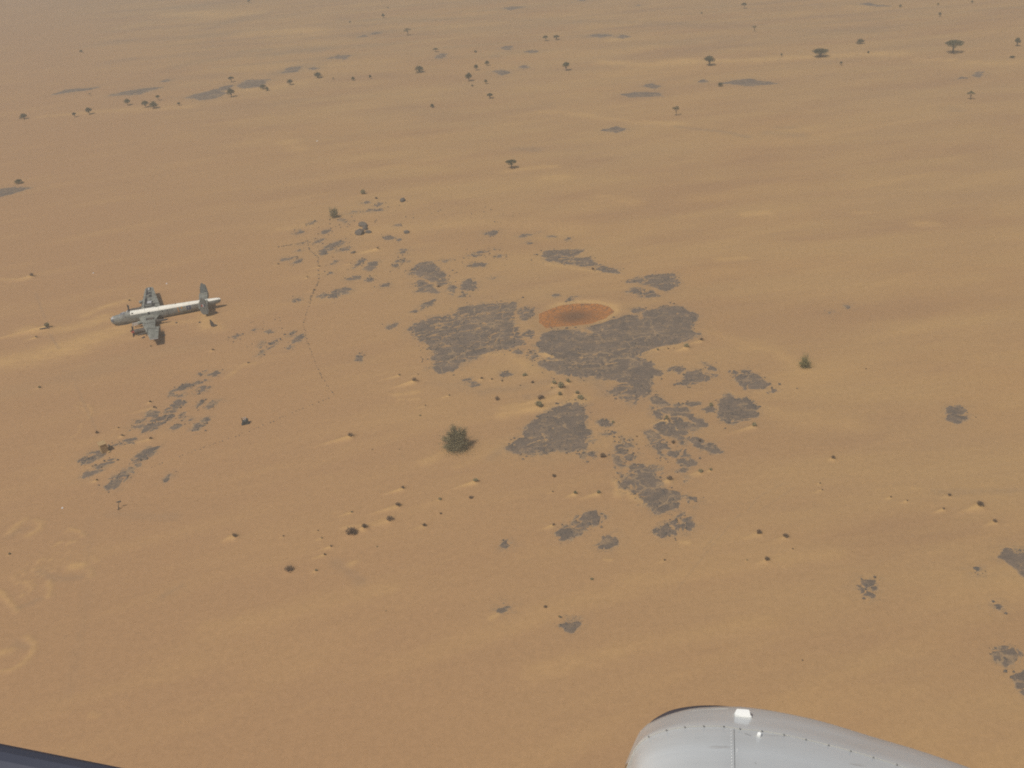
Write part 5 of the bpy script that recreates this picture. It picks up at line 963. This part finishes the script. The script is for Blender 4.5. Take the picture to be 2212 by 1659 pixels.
# ------------------------------------------------------------------ the mud hut
P_mud = plain('mud_plaster', (0.40, 0.27, 0.13), .14, .95, 2.2)
def zp(x, y, z): p = un((220 + x / 8.132) * .6777, (1300 + y / 8.132) * .6777, z); return Vector((p.x, p.y, 0))
c4 = [zp(725, 915, 2.05), zp(885, 852, 2.05), zp(970, 925, 2.05), zp(800, 992, 2.05)]
hc = sum(c4, Vector()) / 4; hz = float(H(hc.x, hc.y))
hut = empty('mud_hut', (hc.x, hc.y, hz)); thing(hut, (222, 968), 'hut', label='small sand-coloured cube hut with a flat roof on the plain below the wreck')
e1 = ((c4[2] - c4[3]) + (c4[1] - c4[0])) / 2; e2 = ((c4[0] - c4[3]) + (c4[1] - c4[2])) / 2
hut.rotation_euler = (0, 0, math.atan2(e1.y, e1.x)); hw, hd = e1.length, e2.length
b = MB(); b.box((0, 0, .9), (hw, hd, 2.1)); ow = b.build('wall', P_mud, hut)
bm_ = bmesh.new(); bm_.from_mesh(ow.data); bmesh.ops.bevel(bm_, geom=[e for e in bm_.edges], offset=.04, segments=2, affect='EDGES'); bm_.to_mesh(ow.data); bm_.free()
b = MB(); b.box((0, 0, 2.0), (hw + .1, hd + .1, .13)); b.build('roof', P_mud, hut)
b = MB(); b.box((hw / 2 - .05, -hd / 2 - .25, .1), (.5, .5, .24), .2); b.build('step', P_mud, hut)

# ------------------------------------------------------------------ the photographer's plane: cowling below, sill at the corner
P_cowl, t_, b_ = mat('cowling_paint', .22); b_.inputs['Specular IOR Level'].default_value = .5
g_ = N(t_, 'ShaderNodeTexCoord').outputs['Object']
cc = mixc(t_, ramp(t_, noise(t_, mapping(t_, g_, (1, 5, 1)), 1.6, 5, .6), .35, .7), (.63, .645, .63), (.57, .58, .56))
cc = mixc(t_, ramp(t_, noise(t_, mapping(t_, g_, (2, 14, 2), .5), 2.5, 4, .6), .62, .72), cc, (.47, .46, .435))
t_.links.new(cc, b_.inputs['Base Color'])
P_cwhite = plain('white_cover', (.82, .83, .80), .03, .25); P_lip = plain('black_rubber_lip', (.10, .095, .115), .1, .5); P_seam = plain('seam_edge', (.55, .54, .46), .1, .5); P_screw = plain('dark_screw', (.14, .14, .135), .3)
def cz(x, y): return ((1936 + x / 2.212) * .6777, (2196 + y / 2.212) * .6777)
def un_d(px, py, dist):
    d = Fv + Rv * ((px - 1106) / FPX) + Uv * ((829.5 - py) / FPX); return CAM + d * dist
top = [(150, 540), (195, 430), (240, 330), (275, 277), (340, 238), (450, 192), (600, 152), (760, 138), (900, 136), (1000, 140), (1200, 168), (1480, 226), (1700, 288), (1900, 350), (2212, 442), (2560, 560), (3000, 720)]
seam = [(120, 600), (160, 500), (202, 408), (290, 335), (415, 290), (545, 268), (680, 262), (820, 264), (930, 280), (1090, 296), (1245, 322), (1400, 355), (1560, 395), (1720, 437), (1880, 483), (2120, 560), (2560, 720)]
def resample(pts, n):
    P = [Vector(p) for p in pts]; L = [0]
    for a, b in zip(P[:-1], P[1:]): L.append(L[-1] + (b - a).length)
    out = []
    for i in range(n):
        s = L[-1] * i / (n - 1); k = min(max(j for j in range(len(L)) if L[j] <= s + 1e-9), len(P) - 2); f = (s - L[k]) / (L[k + 1] - L[k])
        p0, p1, p2, p3 = P[max(k - 1, 0)], P[k], P[k + 1], P[min(k + 2, len(P) - 1)]
        out.append(.5 * ((2 * p1) + (p2 - p0) * f + (2 * p0 - 5 * p1 + 4 * p2 - p3) * f * f + (3 * p1 - p0 - 3 * p2 + p3) * f ** 3))
    return out
NC = 60
tp_, sm_ = resample(top, NC), resample(seam, NC)
cowl_c = un_d(*cz(1000, 500), 2.2)
cowl = empty('engine_cowling', cowl_c); thing(cowl, (1640, 1600), 'aircraft cowling', label="pale grey riveted cowling of the photographer's own plane, with a white lamp cover on top")
rows = []
D_top, D_seam = 2.75, 2.55
def row(fn): rows.append([fn(i) - cowl_c for i in range(NC)])
dn = Vector((0, 0, -1))
row(lambda i: un_d(*cz(*tp_[i]), D_top) + Vector((0, .16, -.30)))                # the hidden far side falling away
row(lambda i: un_d(*cz(*tp_[i]), D_top) + Vector((0, .085, -.10)))
row(lambda i: un_d(*cz(*tp_[i]), D_top) + Vector((0, .03, -.026)))
row(lambda i: un_d(*cz(*tp_[i]), D_top))
for f in (.33, .66): row(lambda i, f=f: un_d(*cz(*(tp_[i].lerp(sm_[i], f))), D_top + (D_seam - D_top) * f) )
row(lambda i: un_d(*cz(*sm_[i]), D_seam))
bot = lambda i, f: Vector((sm_[i].x + (1000 - sm_[i].x) * .12 * f, sm_[i].y + 520 * f))
for f, d in ((.3, 2.44), (.6, 2.33), (1.0, 2.18), (1.6, 1.98)): row(lambda i, f=f, d=d: un_d(*cz(*bot(i, f)), d))
row(lambda i: un_d(*cz(*bot(i, 1.6)), 1.98) + Vector((0, .1, -.3)))
b = MB(); b.v = [tuple(p) for r in rows for p in r]
b.f = [(j * NC + i, j * NC + i + 1, (j + 1) * NC + i + 1, (j + 1) * NC + i) for j in range(len(rows) - 1) for i in range(NC - 1)]; b.mi = [0] * len(b.f)
body = b.build('cowl_panel', P_cowl, cowl, True)
def strip(pts, w0, m, name, lift=.004):
    b = MB(); P = [Vector(p) for p in pts]; b.tube(P, w0, 6); return b.build(name, m, cowl)
nrm = lambda p: (CAM - p).normalized()
sl_pts = [Vector(rows[6][i]) + nrm(rows[6][i] + cowl_c) * .003 for i in range(NC)]
strip(sl_pts, .0006, P_seam, 'panel_seam')
# fasteners along the seam
for (x, y) in [(290, 335), (415, 290), (545, 268), (680, 262), (820, 264), (935, 280), (1090, 296), (1245, 322), (1400, 356), (1560, 395), (1716, 437), (1876, 482), (2042, 533)]:
    p = un_d(*cz(x, y), D_seam - .006) - cowl_c; b = MB(); b.tube([p, p + nrm(p + cowl_c) * .003], .0019, 8); o = b.build('fastener', P_screw, cowl); 
# vertical rivet row and skin joint
vrow = []
def seam_at(x, f): 
    i = min(range(NC), key=lambda q: abs(sm_[q].x - x)); return i
i0 = seam_at(885, 0)
def surf(x, y):
    """point on the cowl below the seam for a zoom pixel"""
    i = min(range(NC), key=lambda q: abs(sm_[q].x - x)); f = max((y - sm_[i].y) / 520, 0)
    d = np.interp(f, [0, .3, .6, 1., 1.6], [D_seam, 2.44, 2.33, 2.18, 1.98]); return un_d(*cz(x, y), d - .004) - cowl_c
strip([surf(893 + (y - 285) * .02, y) for y in range(285, 640, 20)], .0005, P_screw, 'skin_joint')
b = MB()
for k in range(16):
    p = surf(872 + k * .5, 285 + k * 22); b.tube([p, p + nrm(p + cowl_c) * .001], .0009, 6)
for y in (424, 438): p = surf(915, y); b.tube([p, p + nrm(p + cowl_c) * .001], .0009, 6)
b.build('rivet_row', P_cwhite, cowl)
# scratch marks
strip([surf(970 + k * 14, 312 + k * 6) for k in range(4)], .0004, P_screw, 'scratch'); strip([surf(1040 + k * 4, 518 + k * 4) for k in range(3)], .0005, P_screw, 'scratch')
# white lamp cover: a trapezoid blister with a flange
def blister(x0, x1, yb, yt, m, name, dd):
    base = [(x0, yb - 8), (x0 + 12, yb - 2), ((x0 + x1) / 2, yb + 12), (x1 - 10, yb + 15), (x1, yb + 10), (x1 - 20, yb - 8), (x0 + 25, yb - 18)]
    w_ = x1 - x0; topc = [(x0 + .16 * w_, yt + 8), (x0 + .20 * w_, yt), (x0 + .5 * w_, yt + 2), (x1 - .18 * w_, yt + 6), (x1 - .12 * w_, yt + 14), (x1 - .22 * w_, yt + 4), (x0 + .28 * w_, yt - 3)]
    b = MB(); A = [un_d(*cz(*p), dd) - cowl_c for p in base]; n = len(A)
    for q in (0, 5, 6): A[q] = un_d(*cz(*base[q]), dd + .05) - cowl_c
    A0 = [p + Vector((0, 0, -.012)) for p in A]
    I = [un_d(*cz(p[0] * .86 + (x0 + x1) / 2 * .14, p[1] - 4), dd) - cowl_c for p in base]
    for q in (5, 6): I[q] = un_d(*cz(base[q][0] * .86 + (x0 + x1) / 2 * .14, base[q][1] - 4), dd + .045) - cowl_c
    T = [un_d(*cz(*p), dd - .0) - cowl_c for p in topc]
    for q in (5, 6): T[q] = un_d(*cz(*topc[q]), dd + .03) - cowl_c
    vs = A0 + A + I + T; f = []
    for j in range(3):
        for k in range(n): f.append((j * n + k, j * n + (k + 1) % n, (j + 1) * n + (k + 1) % n, (j + 1) * n + k))
    f.append(tuple(3 * n + k for k in range(n))); b.add(vs, f); return b.build(name, m, cowl)
lc = blister(888, 1018, 182, 140, P_cwhite, 'lamp_cover', 2.66)
pk = surf(1070, 326); b = MB(); b.tube([pk, pk + nrm(pk + cowl_c) * .003 + Vector((0, 0, .002)), pk + nrm(pk + cowl_c) * .005 + Vector((0, 0, .006))], [.0052, .006, .0045], 12); b.build('button_vent', P_cwhite, cowl)
# dark lip showing beyond the top edge
lip_o = resample([(258, 300), (298, 240), (345, 202), (430, 157), (520, 133), (640, 118), (760, 116), (880, 125), (990, 140)], 30); lip_i = resample([(262, 305), (280, 280), (345, 241), (455, 196), (600, 156), (760, 142), (850, 140), (920, 140), (990, 146)], 30)
b = MB(); o_ = [un_d(*cz(*p), 2.86) - cowl_c for p in lip_o]; i_ = [un_d(*cz(*p), 2.78) - cowl_c + Vector((0, 0, -.01)) for p in lip_i]; u_ = [p + Vector((0, .06, -.15)) for p in o_]
b.add(i_ + o_ + u_, [(j * 30 + k, j * 30 + k + 1, (j + 1) * 30 + k + 1, (j + 1) * 30 + k) for j in range(2) for k in range(29)]); b.build('cowl_lip', P_lip, cowl, True)
strip([un_d(*cz(*(p + Vector((0, 1)))), 2.745) - cowl_c for p in resample([(285, 277), (345, 243), (455, 198), (600, 158), (760, 143), (850, 141)], 30)], .0018, P_seam, 'edge_trim')

P_sill = plain('slate_blue_trim', (.075, .08, .105), .08, .7, 6)
A_, B_ = un_d(-90, 1588, .75), un_d(420, 1690, .75)
ax_ = (B_ - A_).normalized(); b = MB(); n = 9; out = []
vn = nrm((A_ + B_) / 2); dw = ax_.cross(vn).normalized()
if dw.z > 0: dw = -dw
ctr = (A_ + B_) / 2
for e in (-.5, .5):
    for k in range(n):
        a = math.pi * k / (n - 1); out.append(ax_ * e * (B_ - A_).length + dw * (.018 - .018 * math.sin(a)) + vn * .03 * math.cos(a))
    out += [ax_ * e * (B_ - A_).length + dw * .22 - vn * .03, ax_ * e * (B_ - A_).length + dw * .22 + vn * .03]
q = n + 2
b.add(out, [(k, (k + 1) % q, q + (k + 1) % q, q + k) for k in range(q)] + [tuple(range(q - 1, -1, -1)), tuple(range(q, 2 * q))])
o = b.build('cockpit_sill', P_sill); o.location = ctr; thing(o, (80, 1640), 'cockpit sill', label="dark slate blue sill of the photographer's cockpit crossing the bottom corner")

# ------------------------------------------------------------------ labels that single each thing out
LM = [('the wrecked aircraft', (360, 670)), ('the mud hut', (222, 968)), ('the orange clay pan', (1250, 680)), ('the biggest bush', (985, 930)), ('the triangular rock sheet', (1190, 935)), ('the lone tall green bush', (1740, 775)),
      ('the widest acacia', (2057, 105)), ('the lone leafy acacia', (1103, 362)), ('the boulder pile', (780, 493)), ('the round dark rock patch', (1590, 883)), ('the pale cowling', (1640, 1560)), ('the scrap engine', (530, 908)), ('the long far grey rock', (450, 205)), ('the veined rock sheet', (1025, 725)), ('the lone cracked rock', (2066, 895))]
ORD = ['nearest', 'second nearest', 'third nearest', 'fourth nearest', 'fifth nearest', 'sixth nearest', 'seventh nearest', 'eighth nearest', 'ninth nearest', 'tenth nearest', 'eleventh nearest', 'twelfth nearest', 'thirteenth nearest', 'fourteenth nearest', 'fifteenth nearest'] + ['far'] * 60
buckets = {}
for o, p, noun, adj in REG:
    nm, q = min(LM, key=lambda l: math.hypot(p[0] - l[1][0], (p[1] - l[1][1]) * 1.25))
    dx, dy = p[0] - q[0], (p[1] - q[1]) * 1.25
    side = ('right of' if dx > 0 else 'left of') if abs(dx) > abs(dy) else ('beyond' if dy < 0 else 'this side of')
    buckets.setdefault((adj, noun, nm, side), []).append((math.hypot(dx, dy), o))
for (adj, noun, nm, side), lst in buckets.items():
    lst.sort(key=lambda e: e[0])
    for i, (d, o) in enumerate(lst):
        head = f'{adj} {noun}'.strip()
        o['label'] = f'{head} {side} {nm}' if len(lst) == 1 else f'{ORD[i]} of the {head}s {side} {nm}' if noun != 'bush' else f'{ORD[i]} {head} {side} {nm}'

# ------------------------------------------------------------------ air
def haze():
    m = bpy.data.materials.new('dusty_air_and_glare'); m.use_nodes = True; t = m.node_tree; t.nodes.clear()
    v = t.nodes.new('ShaderNodeVolumePrincipled'); v.inputs['Color'].default_value = (.97, .86, .71, 1); v.inputs['Density'].default_value = HAZE; v.inputs['Anisotropy'].default_value = 0.0
    o = t.nodes.new('ShaderNodeOutputMaterial'); t.links.new(v.outputs[0], o.inputs['Volume'])
    b = MB(); b.box((0, 6200, 48), (19000, 16500, 126)); h = b.build('haze', m); h['kind'] = 'stuff'
    h['label'] = 'thin dusty haze over the plain, partly added in place of window glare'
HAZE = 0.0008  # real haze, thickened to lift near darks in place of window glare
haze()
